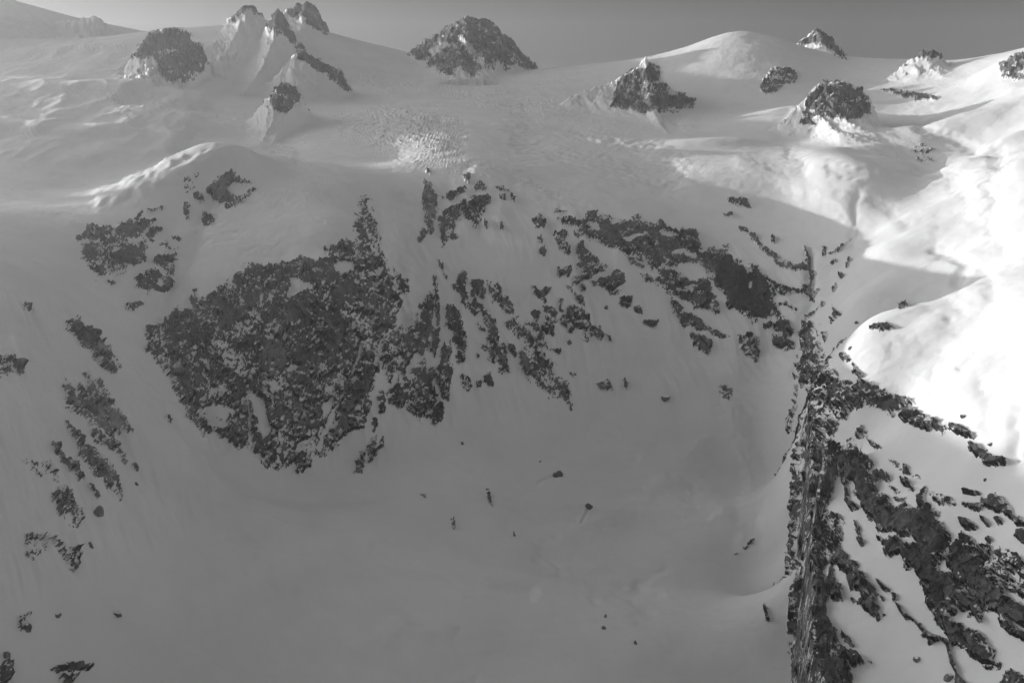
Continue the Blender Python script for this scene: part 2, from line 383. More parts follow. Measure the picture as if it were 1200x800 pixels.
# fine runnels down the bowl and drifts on the sunny flank
bowl, m = region([(200,520),(900,430),(940,700),(940,820),(-20,820),(-20,560)], 40)
lift[m] += bowl[m] * (1.1 * fbm(X[m] / 60 + 2 * perlin(X[m] / 150, Y[m] / 150, zero[m]), Y[m] / 170, zero[m], 4) * sstep(-.2, .5, perlin(X[m] / 180, Y[m] / 180, zero[m] + 5)))
flank, m = region([(1005,240),(1000,150),(1240,60),(1240,560),(1130,500),(1000,430),(1010,370),(1120,340)], 20)
lift[m] += flank[m] * (1 - sh_[m]) * (9 * fbm(X[m] / 130, Y[m] / 120, Z[m] / 130 + 4, 2, gain=.35) + .45 * fbm(X[m] / 20 + Y[m] / 60, Y[m] / 11, Z[m] / 20, 3))
P1 = P0 + N0 * lift[..., None]

# ------------------------------------------------------------------ bare rock breaking through the snow; farH's gap: rock tone painted for shaded snow
ROCKS = """# key|cap|angle|stretch|points
# --- left shoulder outcrop
shoulder|.7|-35|2|89,278 97,274 105,263 112,264 109,272 105,279 91,282
shoulder|.6|-20|2|112,270 122,266 131,264 133,270 128,275 116,279 109,281
shoulder|.9|-30|1.5|135,268 140,263 151,258 155,260 158,265 165,260 181,255 181,258 168,270 158,276 147,277 137,274
shoulder|.5|-25|2|170,275 179,267 190,265 191,269 182,276 174,279
shoulder|.5|-50|2|157,258 160,253 165,247 169,244 167,249 161,260
shoulder|-.05|-8|3|172,247 180,243 192,241 190,245 176,248
shoulder|.15|-8|3.5|101,284 115,279 135,276 150,276 170,277 175,280 169,290 169,307 142,317 111,324 105,317 98,300
shoulder|.8|-8|2|128,300 150,290 168,288 168,305 145,314 130,312
shoulder|.6|15|1.5|121,326 138,331 133,334 123,331
shoulder|.7|-30|2|179,306 192,297 204,294 202,304 182,311
shoulder|.3|-15|2|186,285 196,281 198,284 188,288
shoulder|.45|-5|1.5|159,328 175,317 190,320 202,321 202,331 192,339 172,343 162,338
shoulder|.4|0|1.5|145,355 159,353 169,356 155,365 147,361
shoulder|.4|20|1.5|201,276 213,280 211,283 203,281
shoulder|-.15|0|1|195,285 206,290 208,310 200,318 190,312
# --- upper dome outcrops
domeouta|.8|-40|2|240,221 256,209 267,202 270,199 278,202 270,216 266,224 280,233 270,240 258,236 250,230
domeouta|.4|-40|2|226,228 236,223 238,233 230,235
domeouta|-.2|0|1|216,205 232,203 234,222 218,225
domeouta|-.1|10|2|270,212 285,209 298,213 285,216
domeouta|.0|-35|3|262,238 290,224 300,222 285,234 275,240
domeoutb|.6|0|1|236,246 246,246 253,257 248,263 236,260
domeoutb|-.15|80|1|216,237 222,236 222,256 214,258
# --- the main wall
wall|.32|95|1.5|167,405 175,392 182,382 195,370 212,360 225,365 227,340 232,342 232,360 250,345 260,340 280,322 290,310 300,312 325,310 340,307 355,300 367,305 382,305 382,292 397,285 415,282 417,267 421,250 426,230 435,252 440,275 447,297 452,312 459,333 470,356 461,370 458,386 444,398 438,408 438,441 433,455 426,478 419,502 405,505 397,520 375,535 369,533 355,552 345,550 342,540 327,550 310,540 297,530 294,515 282,521 260,512 245,500 225,485 206,465 204,442 200,434 195,432 182,427 177,412
wall|.7|95|1|337,352 345,345 360,342 370,345 368,360 355,372 340,380 335,365
wall|.7|95|1|255,365 280,360 303,355 298,372 280,380 262,390 254,380
wall|.7|95|1|385,335 420,330 425,340 420,362 388,360
wall|.9|95|2|207,425 225,430 230,460 215,470 205,455
wall|.7|95|1|277,490 290,490 289,515 280,520 276,505
wall|.9|110|2|424,420 436,430 436,445 420,480 404,500 392,510 385,518 400,480 415,445
wall|.7|95|1|440,355 465,350 460,372 455,385 445,395 440,380
wall|.7|95|1|450,312 459,333 466,350 455,352 450,335
wall|.8|95|2|345,385 365,380 372,420 362,440 345,435 338,410
wall|.8|95|2|375,365 400,365 405,400 395,430 380,410
wall|.7|95|2|300,400 330,405 335,425 318,440 300,430
snow|.9|0|1|340,325 367,335 367,341 355,344 336,350 341,336
snow|.9|0|1|390,307 415,305 415,315 402,324 392,318
snow|.15|-20|2|255,390 300,370 310,375 290,390 270,397
snow|.2|45|2|243,395 260,398 280,414 290,430 285,442 265,425 250,408
snow|1|60|1|292,455 310,470 312,490 320,502 310,515 302,500 297,480 294,472
snow|1|90|1|289,460 294,485 294,515 290,515 290,480
snow|1|110|1|420,407 424,409 412,437 395,480 375,527 369,527 385,490 405,450
snow|.8|120|1|377,475 392,460 390,474 379,490
snow|.9|0|1|315,450 322,446 330,455 318,460
snow|.8|-20|1|331,432 343,425 352,427 342,435
snow|.9|0|1|313,394 320,392 321,398 315,400
snow|.9|0|1|329,394 335,389 337,395 332,400
snow|.4|20|1.5|230,478 250,470 275,480 260,500 240,495
snow|.3|0|1.5|345,520 365,510 372,525 352,530
wallfoot|.5|95|2|441,458 447,458 451,472 447,485 443,483
wallfoot|.5|95|2|435,490 442,490 442,500 438,507 434,498
wallfoot|.35|105|1.5|437,511 442,509 441,518 448,514 447,525 438,541 431,541 435,528 426,532 426,549 424,554 417,552 419,541 423,528 431,523
wall|.4|105|2|431,462 435,471 430,486 428,495 426,502 421,502 423,490 426,472
wallrib|.15|70|2|461,309 470,316 475,326 480,331 478,342 472,342 470,330 463,319
wallrib|-.05|70|2|462,326 472,352 470,358 464,345
wall|.0|60|2|417,209 420,212 419,215 416,212
# --- second buttress
butt|.3|100|2|477,380 487,372 494,359 503,347 507,352 508,382 505,398 501,412 498,421 487,429 475,436 473,441 484,434 498,432 512,434 508,450 514,464 508,478 500,485 491,493 487,490 477,481 475,477 468,477 454,467 454,451 449,434 445,420 445,401 458,393 465,386
butt|.7|100|1|492,368 503,352 506,380 500,395 492,392
butt|.9|100|1|456,452 466,448 474,460 474,472 462,470
butt|.8|100|1|485,445 505,440 506,470 492,475
snow|.9|-40|1|487,413 498,420 485,430 477,440 474,432
snow|.7|90|1|457,438 466,433 466,445 458,455
snow|.3|-30|1|472,378 487,372 486,388 474,392
butt|.5|95|2|508,384 515,384 515,398 509,421 505,408
butt|.1|85|2|506,318 510,325 514,345 515,375 513,385 511,360 509,340
butt|.5|92|2|514,410 521,405 525,408 526,431 528,462 524,469 519,465 512,453 515,437 517,420
butt|.3|82|2|526,398 529,412 532,433 531,436 529,419
butt|.55|105|1.5|505,486 515,469 519,472 520,488 515,495 507,498 504,490
butt|.7|82|1.5|523,361 529,359 535,366 540,375 543,398 543,419 537,426 534,408 529,387 523,382
butt|.65|80|1.5|533,331 540,317 546,319 547,342 546,363 540,358 538,345 529,337
butt|.05|60|2|512,303 522,317 526,331 523,329 515,312
butt|.65|75|1.5|549,331 563,327 568,338 568,352 563,352 554,340
butt|.5|68|1.5|552,342 557,351 568,361 575,375 580,389 580,405 577,426 572,422 570,405 572,384 564,365 556,368 549,363
butt|.3|60|1|559,377 566,384 567,391 562,388
butt|.4|60|1|561,401 570,408 568,413 562,408
butt|.4|60|1|559,412 563,418 560,420
butt|.0|70|1.5|540,436 550,443 554,450 547,459 540,451
butt|.5|70|1|557,446 564,446 564,454 559,453
butt|.6|75|1|565,443 572,437 577,451 577,455 572,453 568,449
butt|.2|50|2|571,331 582,335 592,347 600,358 602,368 593,366 589,361 577,357 575,349
butt|.25|80|2|580,410 588,403 592,412 590,420 596,438 588,436 582,438
butt|.8|65|1.5|593,403 602,408 604,417 601,419 595,412
butt|1|70|1|608,413 614,413 620,422 619,434 620,438 616,440 612,429 608,426
butt|.02|60|2.5|593,380 611,371 630,387 635,398 639,415 647,434 660,452 672,473 668,476 658,468 644,464 637,452 628,452 621,440 620,427 611,410 604,394
butt|.3|65|2|650,445 660,455 670,472 660,466
butt|.3|70|2|624,372 629,376 636,395 636,412 632,408 631,390
butt|1|80|1|622,366 627,362 633,366 630,374 624,373
# --- twin pillars under the ice
pillar|.4|88|3|497,211 505,215 512,231 510,253 507,273 505,278 501,264 497,250 496,229
pillar|.3|30|1|499,199 504,198 505,204 500,202
pillar|.6|120|1|488,283 494,269 501,271 495,283 491,286
pillarb|.4|100|1.5|517,250 526,245 536,239 549,239 556,231 571,232 570,245 563,250 564,260 557,266 549,259 540,250 536,260 533,271 534,283 529,285 528,271 522,264 521,271 525,283 517,286 515,278 516,267
pillarb|.35|-10|1.5|516,231 526,227 536,225 545,224 544,229 535,232 529,237 522,234
pillarb|.6|80|1|542,205 552,205 550,217 546,213
pillarb|.05|80|1.5|553,218 566,213 571,224 557,227
pillarb|.05|60|1|568,258 572,262 571,270 567,266
pillarb|.3|30|1|584,230 592,229 592,238 586,236
pillarb|.3|30|1|597,229 603,231 603,238 598,235
pillarb|.6|40|1|584,264 588,264 590,270 586,269
pillarb|.0|20|2|578,222 590,221 596,226 586,226
# --- broken rocks between the buttress and the ravine
broken|.3|20|1|622,260 630,252 640,260 637,267 628,269
broken|.05|80|1|630,277 636,280 634,286 631,284
broken|.6|60|1|631,295 635,289 640,295 637,302 632,299
broken|.15|50|1|648,274 663,270 665,276 660,281 667,293 665,300 656,292 651,281
broken|.0|50|1|672,272 679,276 678,282 673,278
broken|.4|80|1|675,286 682,284 684,290 680,298 674,298
broken|.4|40|1|681,292 689,293 695,300 702,307 696,311 689,316 682,320 677,313 677,304
broken|.45|-30|1|703,309 712,309 712,313 705,318 698,320 686,327 670,334 672,325 686,320
block|.55|-30|1|709,325 724,318 732,327 730,332 714,342 707,337 696,335 693,328
broken|.55|80|1.5|651,314 660,316 667,310 669,321 663,325 654,324
broken|.25|45|1.5|663,335 672,339 681,346 686,353 686,360 679,353 670,342
broken|.3|60|1|682,332 688,334 686,342 682,338
brokenl|.6|50|1.5|623,335 632,341 644,337 645,342 637,346 639,355 633,351 625,344
brokenl|.4|70|1|635,359 646,361 651,368 650,378 644,378 647,387 647,394 640,391 635,385 639,373
brokenl|.15|70|1|654,350 658,352 656,362 660,368 654,366
brokenl|.3|40|1|654,373 668,357 682,363 691,371 693,380 689,385 675,384 668,389 661,382
brokenl|.55|45|1|693,380 703,380 709,391 705,399 698,396 691,391
brokenl|-.1|45|2|679,388 690,396 688,402 681,398
brokenl|.6|50|1|711,392 715,394 717,399 714,398
brokenl|.3|25|1|644,407 656,411 654,415 645,411
brokenr|.45|20|1|726,348 740,347 740,356 735,363 725,357
brokenr|.8|10|1|740,359 752,357 752,368 744,366
brokenr|.8|10|1|753,375 771,376 768,383 756,380
brokenr|.1|-20|1.5|713,343 728,340 724,346 715,347
lowouta|.35|-70|1|699,450 710,445 714,441 716,457 706,458 702,455
lowoutb|.15|70|1|730,443 735,450 735,456 731,450
lowoutc|-.1|30|2|664,432 674,436 678,443 667,438
# --- the rock band right of the middle
band|.4|12|3|647,246 654,251 665,260 667,257 679,262 686,257 696,251 705,260 716,258 728,262 745,258 758,265 773,267 775,257 782,267 798,272 807,267 815,271 819,286 822,295 836,293 850,292 850,299 847,304 845,314 838,320 826,314 822,307 805,311 787,309 770,314 766,318 761,313 744,297 731,297 723,295 712,288 689,278 674,265 665,260 651,251
band|.9|15|2|700,257 722,264 745,262 728,274 745,290 735,296 717,284 704,268
band|.8|8|2|770,282 805,282 815,290 790,292 775,297
band|.9|8|2|780,300 800,300 820,306 800,309 783,307
band|.35|30|2|735,300 752,307 760,311 752,315 740,309
snow|.9|5|1|729,277 757,275 757,282 732,283
snow|.6|8|1|788,294 800,292 815,296 818,304 800,299 786,298
snow|.5|25|1|742,303 758,311 752,312 743,308
snow|.5|25|1|684,262 697,262 708,273 700,272
snow|.6|0|1|770,268 790,275 785,281 772,278
bandlow|.45|15|2|768,320 784,313 791,318 798,325 822,327 835,334 838,349 842,363 834,362 820,360 808,351 787,341 777,332 768,327
bandlow|.9|15|1|785,333 800,340 812,346 830,352 838,362 820,358 800,348
band|.25|40|3|749,321 757,321 772,335 768,335 755,328
face|1|60|1|848,303 862,310 879,320 890,324 904,334 907,350 911,357 914,364 904,371 895,374 885,377 874,371 855,359 846,346 839,332 836,322 837,313
face|.9|60|1|820,303 837,308 840,315 825,315
snow|.9|80|1|878,331 882,330 881,338 877,337
face|.3|40|2|879,310 885,315 904,329 918,338 928,341 925,346 914,346 904,334 890,324 881,317
face|.5|5|2|928,339 941,339 946,341 945,345 933,344
face|.5|0|1|939,334 950,333 950,337 940,337
face|.45|30|1.5|911,355 921,355 935,364 932,367 920,360
face|.4|-5|2|893,382 905,380 903,385 894,385
facelowa|.75|70|1|907,378 914,369 923,378 932,388 925,399 932,401 928,409 923,411 916,411 907,404 906,394 911,392
facelowb|.25|50|2|864,394 878,392 888,395 890,415 886,422 878,418 872,416 869,406
stripes|.45|35|2|785,345 800,358 820,375 837,385 852,395 846,394 830,387 820,385 800,378 790,360
stripes|.55|50|1|810,385 824,392 835,405 830,414 820,409 810,395
stones|.0|30|1|842,453 850,450 860,455 858,462 852,470 843,465
topfin|.55|20|2|849,232 861,234 873,232 882,243 878,244 864,240 854,237
topfin|.3|0|1.5|846,251 858,249 858,253 848,254
chain|.65|10|1|864,265 875,265 877,271 868,272
chain|.2|45|1.5|878,274 884,273 890,284 900,293 914,303 910,305 896,297 886,287
chain|.1|90|1|903,276 908,276 908,285 904,286
chain|.5|10|2|907,308 918,306 928,310 942,310 946,315 932,318 918,314
# --- ravine
ravine|.7|85|2|943,290 949,301 950,311 955,318 956,325 951,331 953,350 950,357 948,343 949,329 948,315 944,299
ravine|.1|0|1|951,338 960,340 955,346 951,344
ravineb|.6|-40|2|953,362 965,355 969,355 960,360 948,369 944,373 949,364
ravinec|.8|50|1|972,353 977,360 987,367 977,374 974,381 973,378 979,367
linea|.5|-50|2|995,280 983,296 972,299 970,297 981,292 988,287
lineb|.5|95|2|964,289 968,289 968,300 963,301
linec|.5|-20|1|972,308 981,306 976,311
lined|.4|120|2|998,301 996,308 992,314 995,306
linee|.5|-20|1|983,324 990,321 989,325
linef|.5|120|2|974,341 979,332 981,336 977,342
lineg|.6|95|1|967,388 970,390 968,400 965,398
# --- head of the lower buttress
head|.5|55|1.5|942,374 955,380 959,388 952,392 957,398 960,408 966,410 968,423 970,430 979,435 986,444 998,449 1010,452 1022,449 1040,458 1054,465 1071,475 1057,482 1049,486 1029,479 1021,479 1015,470 1005,477 998,479 986,484 961,473 954,475 961,487 956,486 951,470 945,458 958,451 942,449 935,438 933,424 937,410 938,390
head|1|60|1|962,437 975,437 985,448 985,470 975,478 962,470 958,455
head|.9|60|1|941,380 954,384 950,400 940,415 938,400
head|1|30|1|1030,466 1050,468 1055,480 1045,484
snow|.9|30|1|982,432 990,426 1002,432 1002,442 998,447 989,446
head|.4|20|1|985,411 990,415 1000,422 990,424 986,418
head|.0|50|1|1000,425 1012,438 1008,443 1000,436
heada|-.05|95|2|931,440 935,442 933,480 930,475
heada|.2|110|1.5|921,494 928,479 931,482 928,503 924,510 921,500
headb|.1|110|1.5|940,496 951,498 942,514 940,524 933,510
cresta|.65|20|1.5|1062,493 1067,481 1079,484 1093,491 1104,495 1113,504 1104,508 1095,502 1088,504 1072,500
crestc|.75|20|1.5|1114,497 1128,500 1142,507 1141,513 1125,511 1115,505
crestb|.9|25|1.5|1137,525 1142,520 1156,528 1176,537 1177,541 1169,546 1158,544 1144,533
# --- lower buttress
spine|.45|85|1.5|970,491 987,484 995,489 984,493 980,505 984,522 998,517 1008,522 1001,529 1014,529 1005,538 1021,545 1010,549 990,548 966,550 958,545 966,530 973,512 968,498
spine|.05|10|1.5|1001,505 1012,498 1019,512 1005,512
spine|.65|40|1.5|1019,515 1029,521 1035,528 1028,526 1021,522
spine|1|90|1|966,550 982,546 983,557 977,560 977,573 970,585 964,574
spine|.7|90|1|985,548 998,545 1002,555 995,562 989,568 984,558
spine|.5|60|1|989,574 994,571 996,586 1008,595 998,597 994,590
spine|.15|90|2|950,550 958,540 955,560 953,575 960,583 955,588 950,580 947,570
spine|.3|80|1.5|951,583 965,585 972,600 968,612 960,600 952,592
spine|.75|110|1|942,623 945,609 952,604 949,618 946,624
spine|.3|80|1.5|955,600 985,605 988,625 985,650 975,655 960,650 957,620
spine|.7|90|1.5|958,621 961,628 960,642 958,658 952,658 956,638
spine|.85|70|1|980,625 987,630 984,639 991,649 998,651 994,656 975,658 977,642
spine|.15|80|1|1003,611 1010,620 1008,630 1004,622
spine|.6|20|1|1008,632 1014,634 1012,640 1007,638
spine|.75|95|1|949,677 953,662 958,658 962,674 963,691 957,690 953,693
spine|.9|105|2|976,655 979,670 978,686 967,704 962,698 967,683 971,670
spine|1|80|2|961,695 967,698 966,718 972,725 978,737 979,747 969,751 971,765 979,782 988,800 990,815 970,815 971,800 964,779 960,758 958,737 958,718
spine|.55|90|2|954,500 963,500 965,600 966,700 972,800 958,800 951,700 950,600
spine|.9|45|2|986,742 993,744 1002,756 997,756 990,751
spine|.6|40|2|985,758 999,760 1011,772 1020,775 1009,776 1000,779 993,772
spine|.25|70|1.5|975,745 985,755 992,775 998,790 1000,800 1000,815 990,815 980,785 970,755
spine|.3|90|1|974,683 986,684 987,702 979,704 974,700
fins|.75|48|3|981,656 1009,660 1004,670 1011,674 1025,690 1035,703 1025,695 1014,686 1007,691 997,691 990,676 993,669 983,665
fins|.75|48|3|997,702 1006,705 1014,695 1025,702 1037,719 1028,714 1034,724 1028,725 1016,714 1004,707
finchain|.5|45|2|1028,679 1041,691 1045,691 1039,693 1033,688
finchain|.6|95|1|1048,697 1052,697 1051,704 1047,703
finchain|.85|50|1.5|1051,707 1056,709 1060,718 1069,725 1063,725 1055,716
finchain|.45|45|1.5|1071,727 1078,730 1086,740 1093,744 1102,748 1098,752 1090,754 1088,747 1080,743 1086,742 1078,735
finline|.5|65|2|1105,745 1109,750 1115,765 1121,782 1126,792 1134,798 1138,815 1122,815 1119,785 1111,765
great|.95|45|1.5|1000,540 1010,538 1021,545 1010,549 1017,556 1019,566 1028,575 1040,582 1047,594 1059,592 1077,596 1087,592 1101,603 1098,613 1114,622 1113,640 1112,657 1100,658 1093,652 1076,640 1073,628 1053,627 1045,620 1030,618 1022,608 1012,598 1007,585 1002,570 998,555
great|.9|120|2|1075,598 1078,584 1086,570 1087,574 1082,586 1090,596
great|.9|50|1.5|1032,633 1040,634 1054,631 1065,640 1077,631 1093,645 1098,654 1105,669 1117,677 1127,690 1141,702 1154,716 1148,728 1138,721 1127,712 1117,704 1122,718 1117,725 1127,733 1140,740 1154,754 1162,765 1166,774 1164,785 1154,781 1138,765 1120,753 1106,742 1103,732 1092,711 1082,690 1073,669 1065,661 1058,652 1049,653 1040,645 1037,638
great|.95|45|1.5|1112,640 1120,632 1126,640 1140,648 1150,656 1160,668 1165,680 1180,690 1200,702 1240,725 1240,770 1200,747 1183,740 1173,725 1160,712 1154,710 1145,700 1135,690 1122,675 1113,662 1117,655 1112,650
great|.25|35|4|1121,617 1131,624 1140,634 1154,641 1175,647 1200,654 1250,668 1250,735 1200,700 1180,690 1165,680 1158,668 1148,655 1138,647 1128,636
snow|.9|60|1|1085,683 1092,684 1093,692 1088,692
snow|.9|20|1|1054,628 1068,628 1077,635 1070,641 1058,636
snow|.8|30|1|1183,722 1190,727 1204,737 1204,742 1186,732
snow|.7|30|1|1178,689 1190,694 1215,710 1215,716 1192,705 1180,697
greatup|.8|25|1.5|1129,591 1140,591 1152,587 1150,584 1157,584 1164,580 1177,585 1184,596 1200,608 1215,618 1198,613 1185,612 1175,600 1170,600 1157,594 1152,599 1140,596
greatup|.6|10|2|1129,577 1135,575 1150,579 1140,580
greatup|.75|20|1|1126,608 1136,611 1146,617 1145,622 1134,621 1128,616
greatup|.9|45|1|1149,606 1155,608 1162,618 1158,617
greatup|.8|20|1|1168,609 1174,608 1178,614 1172,615
greatup|.8|20|1|1157,632 1163,630 1166,635 1160,638
greatup|1|80|1|1192,627 1200,621 1225,625 1225,650 1198,637
scrap|.55|40|1.5|1019,556 1033,551 1044,561 1042,565 1031,561 1026,571
scrap|.4|30|1|1042,570 1052,573 1058,578 1050,579 1046,574
scrap|.25|50|1.5|1058,561 1066,563 1072,575 1066,574 1058,567
scrap|.4|10|1|1046,582 1062,584 1058,588 1050,587
scrap|-.15|30|1.5|1040,538 1070,548 1078,560 1060,556
scrap|.0|20|1.5|1088,576 1120,588 1122,593 1100,592
corner|.4|60|1|1164,778 1172,776 1173,784 1166,785
corner|.4|70|1.5|1175,797 1180,783 1192,790 1200,793 1220,800 1220,815 1175,815
# --- left valley side
leftrib|.8|50|3|76,378 85,373 110,392 121,403 138,433 135,436 124,428 116,432 105,414 88,395 77,390
leftriblow|.75|50|3|74,444 82,461 91,466 89,450 95,453 106,464 104,450 98,433 110,447 138,480 154,505 138,505 124,505 104,491 88,484 80,479 74,453
leftriblow|.1|50|2|104,497 135,510 143,538 148,543 132,530 110,519
leftriblow|.6|55|2|154,541 158,543 162,552 156,547
leftline|.4|50|3|58,517 64,524 78,540 95,560 92,562 74,542 60,524
leftline|.4|55|3|75,492 80,497 90,512 97,522 93,522 84,512
leftlineb|.3|55|2.5|90,525 104,527 121,546 140,568 138,583 122,573 108,556 95,540
edgeout|.15|60|1.5|-20,412 0,417 16,420 27,428 26,438 11,436 0,442 -20,445
leftsmall|.65|10|1|25,358 32,357 38,360 34,365 27,363
leftsmallc|.5|60|1|193,486 200,492 199,498 194,491
leftsmallb|.5|60|2|212,486 225,491 236,513 231,505 220,494
lowrib|.65|65|2|73,582 84,595 88,615 80,602 72,592
lowrib|-.1|60|1|60,575 75,570 100,600 88,620 65,600
lowrib|.65|60|2|101,569 108,575 114,586 110,584
scattera|-.05|40|1|30,627 55,628 52,640 40,655 30,648
scatterc|.0|60|1|62,628 75,640 90,640 95,660 85,668 72,650
scatterd|-.2|30|1|20,540 60,545 70,560 60,570 40,555
scatterb|-.1|40|1|20,722 36,718 36,738 22,738
strip|.3|70|1|3,775 12,775 14,790 5,800 -5,815 -20,815 -10,790
bottomout|.85|0|2|57,784 78,777 91,777 104,784 88,785 65,789
bottomout|.85|70|1|70,790 88,790 81,800 81,815 66,815
# --- far summits and knobs
farA|.8|60|2|263,28 287,4 298,8 312,21 300,19 288,10 276,26
farB|.7|60|2|312,32 319,18 326,8 332,16 338,30 346,44 356,60 348,56 340,46 330,42 318,36
farC|.9|40|1.5|334,11 345,6 359,0 365,2 372,10 379,22 385,36 380,40 368,34 355,28 345,24 338,18
farD|.9|40|1.5|346,61 355,60 364,65 380,75 400,85 410,104 408,110 398,100 385,90 372,82 360,76 348,70
farE|.75|60|2|157,67 166,54 175,40 187,34 199,31 212,34 222,41 224,50 236,56 241,71 240,76 225,90 213,97 198,96 184,91 184,80 189,73 180,66 168,70
farF|.5|60|1.5|318,112 325,103 334,98 345,102 352,112 348,120 335,132 322,130 318,122
farG|.5|60|3|480,62 500,45 520,33 540,20 548,17 558,21 570,18 580,26 590,38 600,42 612,60 631,80 620,82 605,76 592,79 580,70 578,80 562,82 555,88 540,84 525,90 510,80 495,74 483,66
farH|1|70|1.5|717,125 720,108 724,95 738,84 750,79 758,76 770,81 775,98 760,98 744,108 746,116 758,116 778,105 788,113 800,111 815,116 812,126 792,130 775,128 754,134 738,128
farH|.35|60|1.5|744,104 775,98 785,106 778,112 758,116 746,114
farI|.6|50|1.5|936,52 948,42 958,31 968,38 975,46 989,60 990,70 980,64 972,56 958,54 945,52
snow|.2|60|2|535,40 545,45 560,62 572,78 565,80 548,62
snow|.5|-30|2|500,60 520,48 528,52 508,66
snow|.1|-5|1|184,60 200,56 212,58 202,62 188,65
snow|.6|-10|1.5|340,22 352,26 360,24 352,18
farJ|.5|10|1|1074,66 1080,60 1090,58 1100,61 1106,68 1092,69 1080,68
farK|.45|10|1.5|942,145 945,122 953,108 968,98 988,97 1005,103 1016,115 1020,132 1008,137 990,140 972,138 955,144
farL|.5|15|2|1033,106 1044,104 1060,110 1080,110 1100,115 1098,118 1080,118 1062,116 1045,110
farM|.25|0|2|891,98 905,81 925,81 935,91 921,98 905,108 893,111
farN|.1|0|1.5|1172,76 1190,66 1215,60 1215,86 1190,94 1176,92
litspeck|-.1|0|1|1065,176 1082,168 1096,174 1092,186 1078,190
litknoba|.8|0|1|1018,388 1030,381 1040,380 1044,384 1052,385 1035,388
litknobb|.4|-20|1|1052,360 1060,355 1064,357 1058,362
floora|.35|75|2|570,570 574,572 576,582 578,594 573,588 571,578
floorb|.2|90|1.5|528,608 532,607 533,620 530,622
floorc|.1|0|1|489,577 493,580 500,576 499,583
floord|.0|-30|1.5|861,649 868,644 885,633 878,642 864,650
floore|.65|75|1.5|895,707 899,712 903,728 899,726 896,716
"""
ROCK = np.full(PXL.shape, -2.0, np.float32)
OBJ = np.zeros(PXL.shape, np.int32)
KEYS = ['ground']
polys = []
for ln in ROCKS.strip().splitlines():
    if ln.startswith('#') or '|' not in ln: continue
    k, cap, angd, st, pts = ln.split('|')
    polys.append((k, float(cap), float(angd), float(st), [tuple(float(v) for v in p.split(',')) for p in pts.split()]))
RELIEF = np.zeros(PXL.shape, np.float32)
bestsd = np.full(PXL.shape, -1e9, np.float32)
for num, (k, cap, angd, st, pts) in enumerate(polys):
    pa = np.array(pts); x0, y0 = pa.min(0); x1, y1 = pa.max(0)
    area = max(0.5 * abs(np.dot(pa[:, 0], np.roll(pa[:, 1], 1)) - np.dot(pa[:, 1], np.roll(pa[:, 0], 1))), 4)
    w = float(np.clip(math.sqrt(area) * .15, 1.2, 7)) * (.7 if k.startswith('far') else 1)
    mg = 2.5 * w + 2
    idx = np.nonzero((near_eye & (PXL > x0 - mg) & (PXL < x1 + mg) & (PYL > y0 - mg) & (PYL < y1 + mg)).ravel())[0]
    if len(idx) < 12: print('poly empty', k, pts[:2]); continue
    px = PXL.ravel()[idx]; py = PYL.ravel()[idx]; P = P0.reshape(-1, 3)[idx]
    dd = dist.ravel()[idx]; c = np.median(dd)
    ok = np.abs(dd - c) < .35 * c
    idx, px, py, P = idx[ok], px[ok], py[ok], P[ok]
    wa = float(np.clip(math.sqrt(area) * .07, .5, 3.2)); ws = c / F_PX * wa * 5
    s = inpoly(px + wa * 1.6 * perlin(P[:, 0] / ws, P[:, 1] / ws, P[:, 2] / ws), py + wa * 1.6 * perlin(P[:, 0] / ws + 31, P[:, 1] / ws, P[:, 2] / ws), pts)
    # the lie of the strata on this face, as a direction in space
    A = np.stack([px - px.mean(), py - py.mean(), np.ones_like(px)], 1)
    J, *_ = np.linalg.lstsq(A[::7], P[::7], rcond=None)
    d3 = J[0] * math.cos(math.radians(angd)) + J[1] * math.sin(math.radians(angd)); d3 /= np.linalg.norm(d3) + 1e-9
    Q = P - np.outer(P @ d3, d3) * (1 - 1 / st)
    sc = c / F_PX * float(np.clip(math.sqrt(area) * .35, 4.5, 11))
    n = fbm(Q[:, 0] / sc + num, Q[:, 1] / sc, Q[:, 2] / sc, 4, gain=.85) * 3.0
    a2 = math.radians(angd + 55); d4 = J[0] * math.cos(a2) + J[1] * math.sin(a2); d4 /= np.linalg.norm(d4) + 1e-9
    W = P + 2.5 * np.stack([perlin(P[:, 0] / 9, P[:, 1] / 9, P[:, 2] / 9), perlin(P[:, 0] / 9 + 9, P[:, 1] / 9, P[:, 2] / 9), perlin(P[:, 0] / 9, P[:, 1] / 9 + 9, P[:, 2] / 9)], 1)
    QA = (W - np.outer(W @ d3, d3) * .72) / (c / F_PX * 3.4); QB = (W - np.outer(W @ d4, d4) * .72) / (c / F_PX * 2.2)
    n = .45 * n + .55 * cells(QA[:, 0], QA[:, 1], QA[:, 2], num)[0] + .35 * cells(QB[:, 0], QB[:, 1], QB[:, 2], num + 50)[0]
    base = np.minimum(s / w, cap)
    if k == 'snow':
        v = -(np.minimum(s / (w * .45), cap * 1.2) + n * .22)
        m = s > -1.5 * w
        r = ROCK.ravel(); r[idx[m]] = np.minimum(r[idx[m]], v[m] * 1.0)
        continue
    led = perlin(P[:, 0] / (2.2 * sc), P[:, 1] / (2.2 * sc), P[:, 2] / (.55 * sc)) * (1.0 if cap < .85 else .3)
    v = base + n * (.68 if cap < .85 else .5) + led * .25 - (.15 if cap < .85 and not k.startswith('far') else .05)
    r = ROCK.ravel(); upd = v > r[idx]
    r[idx[upd]] = v[upd]
    if k not in KEYS: KEYS.append(k)
    kid = KEYS.index(k)
    b = bestsd.ravel(); u2 = (s > -1.6 * w) & ((s > b[idx]) | (b[idx] < -50))
    b[idx[u2]] = s[u2]; OBJ.ravel()[idx[u2]] = kid
ROCK[(OBJ == 0)] = -1.0
